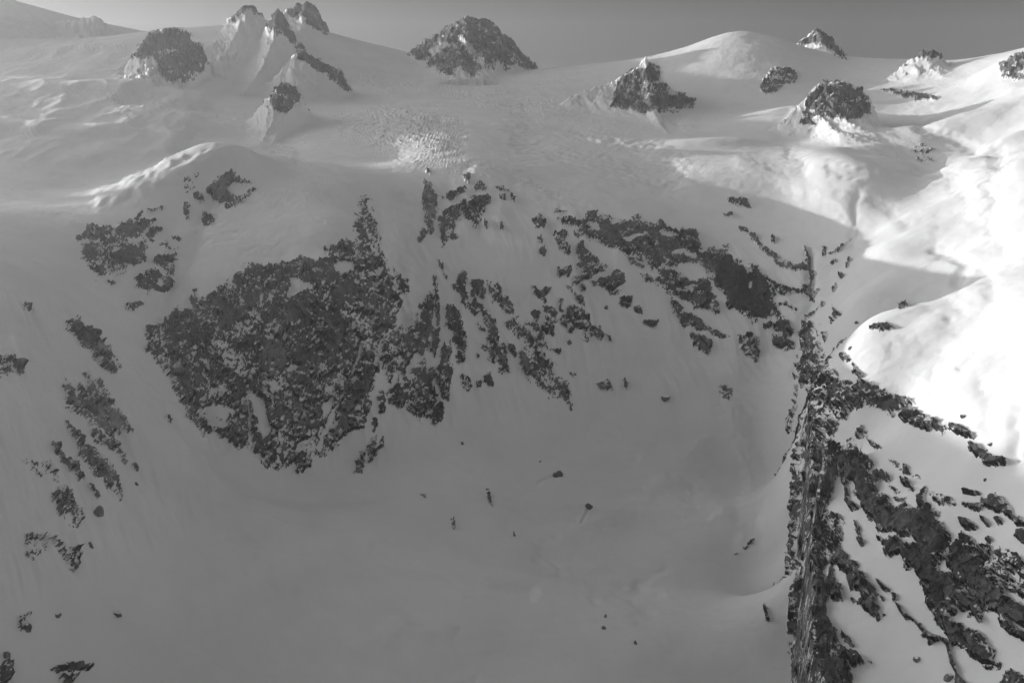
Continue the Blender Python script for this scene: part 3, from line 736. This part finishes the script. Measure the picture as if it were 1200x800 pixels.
# the sheer west wall of the buttress is bare
xl_ = np.interp(Y, _bk[:, 1], _bk[:, 0])
bw_ = near_eye & (Y < 1440) & (X - xl_ > -24) & (X - xl_ < 16) & (N0[..., 2] < .62)
q = P0[bw_]
ROCK[bw_] = np.maximum(ROCK[bw_], sstep(.62, .4, N0[bw_][:, 2]) * .6 + 1.5 * fbm((q[:, 1] * .9 - q[:, 2] * .43) / 48, (q[:, 1] * .43 + q[:, 2] * .9) / 7, q[:, 0] / 60, 4, gain=.6) + .05)
OBJ[bw_ & (OBJ == 0)] = KEYS.index('spine')
sheer = bw_ & (N0[..., 2] < .4)
q = P0[sheer]; dipa = q[:, 1] * .9 - q[:, 2] * .43; dipb = q[:, 1] * .43 + q[:, 2] * .9
beds = fbm(dipa / 48, dipb / 7, q[:, 0] / 90, 4, gain=.65) * 2.2
ROCK[sheer] = .22 + beds
BEDS = np.zeros(PXL.shape, np.float32)
BEDS[sheer] = 3.2 * fbm(dipa / 60, dipb / 16 + 5, q[:, 0] / 200, 4, gain=.6, ridged=True) * sstep(.4, .25, N0[sheer][:, 2])
# beyond the frame and behind the ridges the steep ground is bare as well
steep = 1 - np.clip(N0[..., 2], 0, 1)
wild = ~near_eye
nn = fbm(X[wild] / 40, Y[wild] / 40, Z[wild] / 30, 4) * 1.6
ROCK[wild] = np.minimum((steep[wild] - .42) * 4, .5) + nn * .6 - .1
ROCK[dist > 5200] = -1
N1 = grid_normals(P1)
rk = ROCK > -.35
q = P1[rk]
rel = fbm(q[:, 0] / 26, q[:, 1] / 26, q[:, 2] / 36, 5, ridged=True, gain=.6) + .9 * fbm(q[:, 0] / 75, q[:, 1] / 75 + 9, q[:, 2] / 190, 2, ridged=True)
c1, t1 = cells(q[:, 0] / 22, q[:, 1] / 22, q[:, 2] / 34, 3); c2, t2 = cells(q[:, 0] / 8, q[:, 1] / 8, q[:, 2] / 11, 9)
rel = .55 * rel + .16 * c1 + .75 * t1 + .08 * c2 + .28 * t2
edgey = .06 + .94 * sstep(.12, .35, np.abs(N1[rk][:, 2]))
amp = sstep(-.35, .25, ROCK[rk])
P2 = P1.copy(); P2[rk] += N1[rk] * ((1.0 + 10.0 * rel) * edgey)[:, None]
N2 = grid_normals(P2)
ledge = np.zeros(PXL.shape, np.float32)
ledge[rk] = np.clip((N2[rk][:, 2] - N1[rk][:, 2]) * 1.6, -.6, .8)
ROCK = ROCK - ledge
P1 = P1.copy(); P1[rk] += N1[rk] * ((1.0 + 10.0 * rel) * amp * edgey)[:, None]
P1 += N1 * BEDS[..., None]
TONE = np.ones(PXL.shape, np.float32)  # rock tone per outcrop; the pillar's is lightened to stand in for haze
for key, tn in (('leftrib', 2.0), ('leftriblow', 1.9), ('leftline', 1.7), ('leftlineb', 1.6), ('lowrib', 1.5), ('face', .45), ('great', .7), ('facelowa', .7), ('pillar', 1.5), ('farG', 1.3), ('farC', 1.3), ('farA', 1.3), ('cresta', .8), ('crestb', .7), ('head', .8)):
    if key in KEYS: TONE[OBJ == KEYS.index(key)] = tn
print('rocks', time.time() - T_START, len(KEYS))
# ------------------------------------------------------------------ materials
def snow_rock_material():
    m = bpy.data.materials.new('snow_and_rock'); m.use_nodes = True
    n = m.node_tree; L = n.links.new
    bs = n.nodes['Principled BSDF']; bs.inputs['Roughness'].default_value = .85
    bs.inputs['Specular IOR Level'].default_value = .15
    def nd(t, **kw):
        x = n.nodes.new(t)
        for a, b in kw.items(): setattr(x, a, b)
        return x
    at = nd('ShaderNodeAttribute', attribute_name='bare')
    geo = nd('ShaderNodeNewGeometry')
    def noise(scale, detail, rough=.6, stretch=None):
        x = nd('ShaderNodeTexNoise'); x.inputs['Scale'].default_value = scale; x.inputs['Detail'].default_value = detail; x.inputs['Roughness'].default_value = rough
        if stretch:
            mp = nd('ShaderNodeMapping'); mp.inputs['Scale'].default_value = stretch; L(geo.outputs['Position'], mp.inputs['Vector']); L(mp.outputs[0], x.inputs['Vector'])
        else: L(geo.outputs['Position'], x.inputs['Vector'])
        return x
    def math_(op, a, b, c=None):
        x = nd('ShaderNodeMath', operation=op)
        for i, v in enumerate((a, b, c)):
            if v is None: continue
            if hasattr(v, 'links'): L(v, x.inputs[i])
            else: x.inputs[i].default_value = v
        return x.outputs[0]
    fine = noise(.17, 8, .75)
    def cell(scale, stretch):
        mp = nd('ShaderNodeMapping'); mp.inputs['Scale'].default_value = stretch; L(geo.outputs['Position'], mp.inputs['Vector'])
        x = nd('ShaderNodeTexVoronoi'); x.inputs['Scale'].default_value = scale; L(mp.outputs[0], x.inputs['Vector'])
        sp_ = nd('ShaderNodeSeparateColor'); L(x.outputs['Color'], sp_.inputs[0]); return sp_.outputs[0]
    e = math_('MULTIPLY_ADD', math_('SUBTRACT', fine.outputs['Fac'], .5), 1.2, at.outputs['Fac'])
    e = math_('MULTIPLY_ADD', math_('SUBTRACT', cell(.38, (1, 1, .6)), .5), .55, e)
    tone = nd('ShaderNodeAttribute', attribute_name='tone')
    mr = nd('ShaderNodeMapRange', interpolation_type='SMOOTHSTEP'); L(e, mr.inputs[0])
    mr.inputs[1].default_value = -.06; mr.inputs[2].default_value = .10
    fac = mr.outputs[0]
    # rock: mottled gneiss
    big = noise(.012, 5, .6, (1, 1, .45)); mid = noise(.16, 6, .7, (1, 1, .4))
    v = math_('MULTIPLY_ADD', big.outputs['Fac'], .42, math_('MULTIPLY', mid.outputs['Fac'], .30))
    v = math_('MULTIPLY_ADD', cell(.055, (1, 1, .45)), .09, v)
    v = math_('MULTIPLY_ADD', cell(.17, (1, 1, .5)), .05, v)
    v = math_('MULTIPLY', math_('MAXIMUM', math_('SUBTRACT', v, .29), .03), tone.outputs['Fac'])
    rockc = nd('ShaderNodeCombineColor'); [L(v, rockc.inputs[i]) for i in range(3)]
    # snow: wind crust slightly greyer
    sn = noise(.006, 7, .6)
    sv = math_('MULTIPLY_ADD', sn.outputs['Fac'], .24, .70)
    snowc = nd('ShaderNodeCombineColor'); [L(sv, snowc.inputs[i]) for i in range(3)]
    mix = nd('ShaderNodeMix', data_type='RGBA'); L(fac, mix.inputs[0]); L(snowc.outputs[0], mix.inputs[6]); L(rockc.outputs[0], mix.inputs[7])
    L(mix.outputs[2], bs.inputs['Base Color'])
    h1 = noise(.35, 7, .7); h2 = noise(.03, 4, .5)
    hs = math_('MULTIPLY_ADD', h2.outputs['Fac'], 3.2, math_('MULTIPLY', h1.outputs['Fac'], .22))
    hr = math_('MULTIPLY', h1.outputs['Fac'], 5.0)
    hm = nd('ShaderNodeMix', data_type='FLOAT'); L(fac, hm.inputs[0]); L(hs, hm.inputs[2]); L(hr, hm.inputs[3])
    bp = nd('ShaderNodeBump'); bp.inputs['Distance'].default_value = 1.0; bp.inputs['Strength'].default_value = .7
    L(hm.outputs[0], bp.inputs['Height']); L(bp.outputs[0], bs.inputs['Normal'])
    return m
MAT = snow_rock_material()
NRM = grid_normals(P1).astype(np.float32).reshape(-1, 3)

def build(name, mask):
    """the part of the land whose faces are in mask, as one mesh object"""
    fi, fj = np.nonzero(mask)
    v = np.stack([fi * NR + fj, (fi + 1) * NR + fj, (fi + 1) * NR + fj + 1, fi * NR + fj + 1], 1)
    used, inv = np.unique(v.ravel(), return_inverse=True)
    co = P1.reshape(-1, 3)[used].astype(np.float32)
    me = bpy.data.meshes.new(name)
    me.vertices.add(len(co)); me.vertices.foreach_set('co', co.ravel())
    me.loops.add(len(inv)); me.loops.foreach_set('vertex_index', inv.astype(np.int32).ravel())
    me.polygons.add(len(v)); me.polygons.foreach_set('loop_start', np.arange(0, len(inv), 4, dtype=np.int32))
    me.update(calc_edges=True)
    me.polygons.foreach_set('use_smooth', np.ones(len(v), bool))
    me.materials.append(MAT)
    a = me.attributes.new('bare', 'FLOAT', 'POINT'); a.data.foreach_set('value', ROCK.ravel()[used].astype(np.float32))
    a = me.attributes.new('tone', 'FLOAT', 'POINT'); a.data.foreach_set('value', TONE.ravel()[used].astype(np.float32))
    a = me.attributes.new('custom_normal', 'FLOAT_VECTOR', 'POINT'); a.data.foreach_set('vector', NRM[used].ravel())
    o = bpy.data.objects.new(name, me); C.collection.objects.link(o)
    return o
FO = np.maximum(np.maximum(OBJ[:-1, :-1], OBJ[1:, :-1]), np.maximum(OBJ[:-1, 1:], OBJ[1:, 1:]))
o = build('snow_ground', FO == 0); o['kind'] = 'structure'
INFO = {
 'shoulder': ('rock_outcrop', 'layered grey outcrop of flat ledges on the left shoulder of the snow dome', 'rock outcrop', None),
 'domeouta': ('rock_outcrop', 'dark hooked outcrop high on the snow dome, just under its sunlit rim', 'rock outcrop', None),
 'domeoutb': ('rock_outcrop', 'small round rock with a dotted line of stones, below the hooked outcrop on the dome', 'rock outcrop', None),
 'wall': ('rock_cliff', 'huge dark rock wall speckled with snow patches, bulging from the middle of the snow dome', 'cliff', None),
 'wallfoot': ('rock_rib', 'narrow broken rib hanging below the right end of the huge rock wall', 'rock rib', None),
 'wallrib': ('rock_rib', 'slender curved rock rib between the top of the huge wall and the snow couloir', 'rock rib', None),
 'butt': ('rock_buttress', 'buttress of many thin dark ribs split by snow runnels, right of the huge wall', 'rock buttress', None),
 'pillar': ('rock_pillar', 'tall narrow grey pillar standing in the snow under the icefall', 'rock pillar', None),
 'pillarb': ('rock_outcrop', 'arched dark outcrop with two hanging legs, beside the tall narrow pillar', 'rock outcrop', None),
 'broken': ('rock_outcrop', 'loose staircase of broken dark rocks left of the long rock band', 'rock outcrop', None),
 'block': ('rock_outcrop', 'compact oblong rock block sticking out at the right end of the broken staircase', 'rock outcrop', None),
 'brokenl': ('rock_outcrop', 'speckled clump of broken rock between the ribbed buttress and the staircase of rocks', 'rock outcrop', None),
 'brokenr': ('rock_outcrop', 'string of small dark rocks trailing right below the oblong block', 'rock outcrop', None),
 'lowouta': ('rock_outcrop', 'small notched outcrop alone on the snow below the speckled clump', 'rock outcrop', None),
 'lowoutb': ('rock_outcrop', 'thin upright sliver of rock right of the small notched outcrop', 'rock outcrop', None),
 'lowoutc': ('rock_outcrop', 'faint scatter of stones left of the small notched outcrop', 'rock outcrop', None),
 'band': ('rock_band', 'long dark band of level strata sloping down from the plateau edge', 'cliff', None),
 'bandlow': ('rock_outcrop', 'wedge of dark strata under the right half of the long band', 'rock outcrop', None),
 'face': ('rock_cliff', 'smooth almost black rock face at the right end of the long band', 'cliff', None),
 'facelowa': ('rock_outcrop', 'dark triangular rock hanging under the black face, next to the ravine', 'rock outcrop', None),
 'facelowb': ('rock_outcrop', 'streaky fan of rock below and left of the dark triangular rock', 'rock outcrop', None),
 'stripes': ('rock_outcrop', 'slanting striped rocks below the wedge of dark strata', 'rock outcrop', None),
 'stones': ('rock_outcrop', 'cluster of little stones alone in the snow well below the black face', 'rock outcrop', None),
 'topfin': ('rock_outcrop', 'flat dark fin of rock high on the shaded slope near the shadow edge', 'rock outcrop', None),
 'chain': ('rock_outcrop', 'curving chain of rocks running down to the head of the ravine', 'rock outcrop', None),
 'ravine': ('rock_outcrop', 'thin dark rocks lining the left lip of the ravine', 'rock outcrop', None),
 'ravineb': ('rock_outcrop', 'slanting dark sliver where the ravine narrows', 'rock outcrop', None),
 'ravinec': ('rock_outcrop', 'dark arrow shaped rock just right of the narrowing ravine', 'rock outcrop', None),
 'linea': ('rock_outcrop', 'slanting line of rock under the sunlit hump at the top of the ravine', 'rock outcrop', None),
 'lineb': ('rock_outcrop', 'short upright rock beside the top of the ravine', 'rock outcrop', None),
 'linec': ('rock_outcrop', 'flat little rock directly below the slanting line at the top of the ravine', 'rock outcrop', None),
 'lined': ('rock_outcrop', 'thin leaning sliver in the shade right of the flat little rock', 'rock outcrop', None),
 'linee': ('rock_outcrop', 'tiny level rock halfway down the shaded slope right of the ravine', 'rock outcrop', None),
 'linef': ('rock_outcrop', 'tiny leaning rock just above the arrow shaped rock', 'rock outcrop', None),
 'lineg': ('rock_outcrop', 'small upright rock between the ravine and the sunlit snow edge', 'rock outcrop', None),
 'head': ('rock_cliff', 'jagged dark wall where the ravine meets the edge of the sunlit plateau', 'cliff', None),
 'heada': ('rock_rib', 'thin scraps of rock on the left flank under the jagged wall', 'rock rib', None),
 'headb': ('rock_rib', 'loose rock scraps just right of the thin ones under the jagged wall', 'rock rib', None),
 'cresta': ('rock_outcrop', 'dark rock strip on the brink directly below the edge of the sunlit snow', 'rock outcrop', None),
 'crestc': ('rock_outcrop', 'lower right continuation of the dark strip on the brink', 'rock outcrop', None),
 'crestb': ('rock_outcrop', 'solid dark boat shaped rock near the right margin below the sunlit snow', 'rock outcrop', None),
 'spine': ('rock_ridge', 'steep broken rock spine falling along the left edge of the lower buttress', 'rock ridge', None),
 'fins': ('rock_outcrop', 'long slanting dark fins right of the broken spine', 'rock outcrop', None),
 'finchain': ('rock_outcrop', 'thin chain of rocks crossing the snow between the fins and the great slab', 'rock outcrop', None),
 'finline': ('rock_outcrop', 'narrow rock line running down to the bottom edge from the tip of the chain', 'rock outcrop', None),
 'great': ('rock_cliff', 'great black rock slabs descending diagonally across the lower right', 'cliff', None),
 'greatup': ('rock_outcrop', 'group of dark rocks above the great slabs at the right margin', 'rock outcrop', None),
 'scrap': ('rock_outcrop', 'ragged little rocks on the snow above the upper end of the great slabs', 'rock outcrop', None),
 'corner': ('rock_outcrop', 'spiky rocks in the bottom right corner below the great slabs', 'rock outcrop', None),
 'leftrib': ('rock_rib', 'smooth grey slanting rib, upper one on the left slope', 'rock rib', None),
 'leftriblow': ('rock_rib', 'forked grey slanting rib, lower one on the left slope', 'rock rib', None),
 'leftline': ('rock_rib', 'thin dark line of rock running down left of the forked rib', 'rock rib', None),
 'leftlineb': ('rock_rib', 'speckled rock strip between the thin line and the forked rib', 'rock rib', None),
 'edgeout': ('rock_outcrop', 'spotted outcrop cut by the left margin, beside the smooth grey rib', 'rock outcrop', None),
 'leftsmall': ('rock_outcrop', 'small rock alone on snow above the spotted outcrop at the left margin', 'rock outcrop', None),
 'leftsmallb': ('rock_outcrop', 'narrow dark streak of rock on the snow crest left of the huge wall', 'rock outcrop', None),
 'leftsmallc': ('rock_outcrop', 'short dark streak on the crest left of the narrow streak', 'rock outcrop', None),
 'lowrib': ('rock_outcrop', 'torn dark patch with stones around it, low on the left slope', 'rock outcrop', None),
 'scattera': ('rock_outcrop', 'patch of scattered stones near the left margin, below the torn patch', 'rock outcrop', None),
 'scatterc': ('rock_outcrop', 'curved trail of stones right of the scattered patch on the left slope', 'rock outcrop', None),
 'scatterd': ('rock_outcrop', 'faint sprinkle of stones above the scattered patch near the left margin', 'rock outcrop', None),
 'scatterb': ('rock_outcrop', 'handful of pebbly rocks low at the left margin above the bottom corner', 'rock outcrop', None),
 'strip': ('rock_outcrop', 'rock strip in the bottom left corner, cut by the margin', 'rock outcrop', None),
 'bottomout': ('rock_outcrop', 'flat winged dark rock at the bottom edge near the left corner', 'rock outcrop', None),
 'farA': ('rocky_peak', 'low pointed snow streaked summit, leftmost of the three twin-like skyline tops', 'mountain peak', None),
 'farB': ('rocky_peak', 'dark jagged summit with a rib falling to the right, middle of the skyline trio', 'mountain peak', None),
 'farC': ('rocky_peak', 'highest dark rounded summit, rightmost of the skyline trio', 'mountain peak', None),
 'farD': ('rock_ridge', 'dark rock ridge slanting down right under the skyline trio', 'rock ridge', None),
 'farE': ('nunatak', 'big dark double rock knob on the glacier at upper left', 'rock knob', None),
 'farF': ('nunatak', 'small round rock knob on the glacier below the skyline trio', 'rock knob', None),
 'farG': ('rocky_peak', 'broad pyramid peak of rock and snow standing alone on the skyline', 'mountain peak', None),
 'farH': ('rocky_peak', 'dark horn with a sunlit snowy left edge, right of the broad pyramid', 'mountain peak', None),
 'farI': ('rocky_peak', 'small sharp dark peak behind the sunlit snow dome on the skyline', 'mountain peak', None),
 'farJ': ('nunatak', 'tiny flat dark rock top on the skyline towards the right margin', 'rock knob', None),
 'farK': ('nunatak', 'round dark knob with a sunlit snow skirt, right of centre in the upper right', 'rock knob', None),
 'farL': ('rock_band', 'thin level line of dark rocks right of the round knob', 'rock band', None),
 'farM': ('rock_outcrop', 'dull flat outcrop on the shaded flank of the sunlit snow dome', 'rock outcrop', None),
 'farN': ('rock_outcrop', 'rough rock patch on the skyline hill at the right margin', 'rock outcrop', None),
 'litspeck': ('rock_outcrop', 'rough little rocks showing on the front of a sunlit snow hump', 'rock outcrop', None),
 'litknoba': ('rock_outcrop', 'dark flat rock on the very tip of the sunlit snow beside the shade', 'rock outcrop', None),
 'litknobb': ('rock_outcrop', 'tiny grey rock on bright snow above the dark flat rock', 'rock outcrop', None),
 'floora': ('rock_outcrop', 'tallest thin splinter of rock standing in the middle of the snow bowl', 'rock outcrop', None),
 'floorb': ('rock_outcrop', 'short upright splinter left of the tallest one in the snow bowl', 'rock outcrop', None),
 'floorc': ('rock_outcrop', 'tiny pair of stones upper left of the splinters in the snow bowl', 'rock outcrop', None),
 'floord': ('rock_outcrop', 'slanting sprinkle of stones on the bowl floor left of the broken spine', 'rock outcrop', None),
 'floore': ('rock_outcrop', 'thin bent splinter on the bowl floor below the slanting sprinkle', 'rock outcrop', None),
}
for kid, key in enumerate(KEYS[1:], 1):
    m = FO == kid
    if not m.any(): print('no faces', key); continue
    nm, lab, cat, grp = INFO.get(key, ('rock_outcrop', key, 'rock outcrop', None))
    o = build(nm, m); o['label'] = lab; o['category'] = cat
    if grp: o['group'] = grp

# ------------------------------------------------------------------ boulders lying loose on the snow
def boulder(px, py, w, h, seed, label, point=0.0, group=None):
    k = np.argmin(np.where(near_eye, (PXL - px) ** 2 + (PYL - (py + h * .25)) ** 2, 1e9))
    c = P1.reshape(-1, 3)[k]; m_px = dist.ravel()[k] / F_PX
    bm = bmesh.new(); bmesh.ops.create_icosphere(bm, subdivisions=4, radius=1.0)
    co = np.array([v.co[:] for v in bm.verts], np.float32); r = np.random.RandomState(seed)
    for _ in range(9):                              # knock flat facets off it
        n = r.normal(size=3); n /= np.linalg.norm(n); d = co @ n; lim = r.uniform(.5, .85)
        co -= np.outer(np.maximum(d - lim, 0) * .9, n)
    co *= (1 + .16 * fbm(co[:, 0] * 2 + seed, co[:, 1] * 2, co[:, 2] * 2, 4))[:, None]
    co[:, 2] *= np.where(co[:, 2] > 0, 1 + point * (1 - np.hypot(co[:, 0], co[:, 1])).clip(0, 1), 1)
    co[:, 0] += co[:, 2] * r.uniform(-.25, .25)
    co *= np.array([w * m_px / 2, w * m_px / 2 * .8, h * m_px * .75])
    for v, p in zip(bm.verts, co): v.co = p
    me = bpy.data.meshes.new('boulder'); bm.to_mesh(me); bm.free()
    me.polygons.foreach_set('use_smooth', np.zeros(len(me.polygons), bool))
    nz = np.array([v.normal.z for v in me.vertices]); tall = co[:, 2] / (h * m_px * .75)
    a = me.attributes.new('bare', 'FLOAT', 'POINT'); a.data.foreach_set('value', (.5 - 1.1 * sstep(.72, .97, nz)).astype(np.float32))
    a = me.attributes.new('tone', 'FLOAT', 'POINT'); a.data.foreach_set('value', np.full(len(co), 1.2, np.float32))
    me.materials.append(MAT)
    o = bpy.data.objects.new('boulder', me); C.collection.objects.link(o); o.location = c
    o['label'] = label; o['category'] = 'boulder'
    if group: o['group'] = group
for n_, b in enumerate([
 (114, 599, 13, 11, 'big dark boulder with a pointed right corner, low on the left slope', .3),
 (105, 639, 6, 6, 'small dark boulder below the big pointed one on the left slope'),
 (139, 718, 12, 6, 'flat oval boulder alone on smooth snow at lower left'),
 (31, 734, 9, 8, 'round boulder among pebbles low at the left margin'),
 (8, 768, 8, 9, 'dark boulder at the left margin just above the corner strip'),
 (67, 721, 8, 4, 'pale low boulder between the round one and the flat oval one'),
 (161, 565, 4, 4, 'tiny boulder at the foot of the forked grey rib'),
 (654, 553, 13, 7, 'sharp dark boulder with a wind scoop on its left, in the middle of the bowl', .6),
 (633, 540, 4, 2.5, 'tiny dark stone up the slope from the sharp boulder with the wind scoop'),
 (691, 592, 11, 6, 'black angular boulder with a tail of shade below it, lower right of the sharp one', .5),
 (603, 625, 3.5, 8, 'thin upright stone in the bowl below the tallest splinter', .4),
 (710, 720, 3.5, 5, 'little upright stone on the lower bowl floor'),
 (745, 753, 4, 6, 'little leaning stone right of the upright one on the lower bowl floor'),
 (708, 734, 5, 5, 'small round stone just below the little upright stone'),
 (780, 466, 12, 6, 'dark oval boulder alone on the shaded slope below the slanting striped rocks'),
 (667, 400, 6, 8, 'dark round boulder directly below the speckled clump of broken rock'),
 (710, 360, 5, 6, 'small boulder under the oblong rock block'),
 (588, 267, 6, 5, 'small boulder in the snow right of the arched outcrop'),
 (1131, 488, 7, 4, 'small dark boulder on the sunlit snow just above the brink'),
 (1161, 519, 8, 3, 'flat stone at the shade edge right of the small dark boulder'),
 (1075, 771, 9, 4, 'flat dark boulder on snow at lower right, left of the narrow rock line'),
 (1111, 791, 10, 6, 'slanted dark boulder near the bottom edge beside the narrow rock line'),
 (1155, 562, 4, 3, 'tiny boulder on the smooth shaded snow above the great slabs'),
 (997, 408, 6, 3.5, 'flat little boulder in the shade touching the tip of the sunlit snow'),
 (961, 744, 3, 3, 'tiny stone at the foot of the broken spine'),
 (541, 519, 4, 4, 'tiny boulder on the snow fan below the ribbed buttress'),
 (1005, 377, 6, 3, 'low stone in the shade just above the flat little boulder'),
]):
    boulder(b[0], b[1], b[2], b[3], n_ + 3, b[4], b[5] if len(b) > 5 else 0.0)
# ------------------------------------------------------------------ the air
def air():
    me = bpy.data.meshes.new('haze')
    x0, x1, y0, y1, z0, z1 = -12000, 12000, -3000, 14000, -2600, 900
    me.from_pydata([(x, y, z) for x in (x0, x1) for y in (y0, y1) for z in (z0, z1)], [], [(0, 1, 3, 2), (4, 6, 7, 5), (0, 4, 5, 1), (2, 3, 7, 6), (0, 2, 6, 4), (1, 5, 7, 3)])
    m = bpy.data.materials.new('haze'); m.use_nodes = True; n = m.node_tree; n.nodes.clear()
    v = n.nodes.new('ShaderNodeVolumePrincipled'); v.inputs['Color'].default_value = (.92, .92, .92, 1)
    v.inputs['Density'].default_value = 5e-5; v.inputs['Anisotropy'].default_value = .65
    o_ = n.nodes.new('ShaderNodeOutputMaterial'); n.links.new(v.outputs[0], o_.inputs['Volume'])
    me.materials.append(m)
    o = bpy.data.objects.new('haze', me); C.collection.objects.link(o); o['kind'] = 'stuff'
air()
# ------------------------------------------------------------------ range added west of the valley, its crest shaped to shade the bowl
SHADE_FAR = [(2870, -180), (2954, -115), (3195, -150), (3300, -140), (3400, -105), (3500,-70),(3700, -25), (3790, -15), (3900, -80), (4300, -140), (5000, -200), (6500, -400)]
def hit(px, py):
    r = (px - CX) / F_PX; u = (CY - py) / F_PX
    d = np.array((r, cp + u * sp, -sp + u * cp)); yy = np.exp(np.linspace(np.log(500), np.log(7000), 3000))
    P = d[None] * (yy / d[1])[:, None]
    k = np.nonzero(P[:, 2] < land(P[:, 0].copy(), yy.copy()))[0]
    return P[k[0]]
def shade_range():
    T0 = 4300.0
    # where the edge of the shade lies, walked from near to far
    edge = [(1190,540),(1120,508),(1060,472),(1000,440),(986,409),(1002,388),(1033,375),(1070,351),(1124,338),(1131,325),(1097,314),(1053,301),(1009,294),(1002,268),(935,243),(901,223),(864,196),(840,170),(780,163)]
    tab = []
    for e in edge:
        hp = hit(*e)
        t = -hp[0] * math.cos(SUN_AZ) + hp[1] * math.sin(SUN_AZ); s_ = hp[0] * math.sin(SUN_AZ) + hp[1] * math.cos(SUN_AZ)
        tab.append((s_, hp[2] - t * math.tan(SUN_EL) + (3 if s_ < 1440 else -8)))
    tab = [e for e in tab if e[0] < 1545] + [(1575, -445), (2300, -400), (2450, -343), (2690, -335), (2790, -260)]
    tab.sort(); print('shade', [(int(a), int(b)) for a, b in tab])
    s_hi = tab[-1][0]; tab = [(-500, tab[0][1] + 40)] + tab + SHADE_FAR
    s = np.linspace(-1500, 6400, 800); w = np.linspace(-1600, 1600, 160)
    ts = np.array([a for a, b in tab], float); tq = np.array([b for a, b in tab], float)
    S, W = np.meshgrid(s, w, indexing='ij')
    crest = np.interp(S, ts, tq) + T0 * math.tan(SUN_EL)
    xx = -T0 * math.cos(SUN_AZ) + S * math.sin(SUN_AZ) - W * math.cos(SUN_AZ)
    yy = T0 * math.sin(SUN_AZ) + S * math.cos(SUN_AZ) + W * math.sin(SUN_AZ)
    f = np.abs(W)
    z = crest - f * .55 - (1 - fbm(xx / 260, yy / 260, xx * 0, 5, ridged=True)) * 60 * sstep(20, 400, f)
    n0, n1 = S.shape
    idx = np.arange(n0 * n1).reshape(n0, n1)
    v = np.stack([idx[:-1, :-1], idx[1:, :-1], idx[1:, 1:], idx[:-1, 1:]], -1).reshape(-1, 4)
    me = bpy.data.meshes.new('shade_range')
    me.from_pydata(np.stack([xx, yy, z], -1).reshape(-1, 3).tolist(), [], v.tolist())
    me.polygons.foreach_set('use_smooth', np.ones(len(v), bool))
    me.materials.append(MAT)
    a = me.attributes.new('tone', 'FLOAT', 'POINT'); a.data.foreach_set('value', np.ones(n0 * n1, np.float32))
    a = me.attributes.new('bare', 'FLOAT', 'POINT'); a.data.foreach_set('value', np.full(n0 * n1, -.3, np.float32))
    o = bpy.data.objects.new('shade_mountains', me); C.collection.objects.link(o); o['kind'] = 'structure'
shade_range()
print('built', time.time() - T_START)
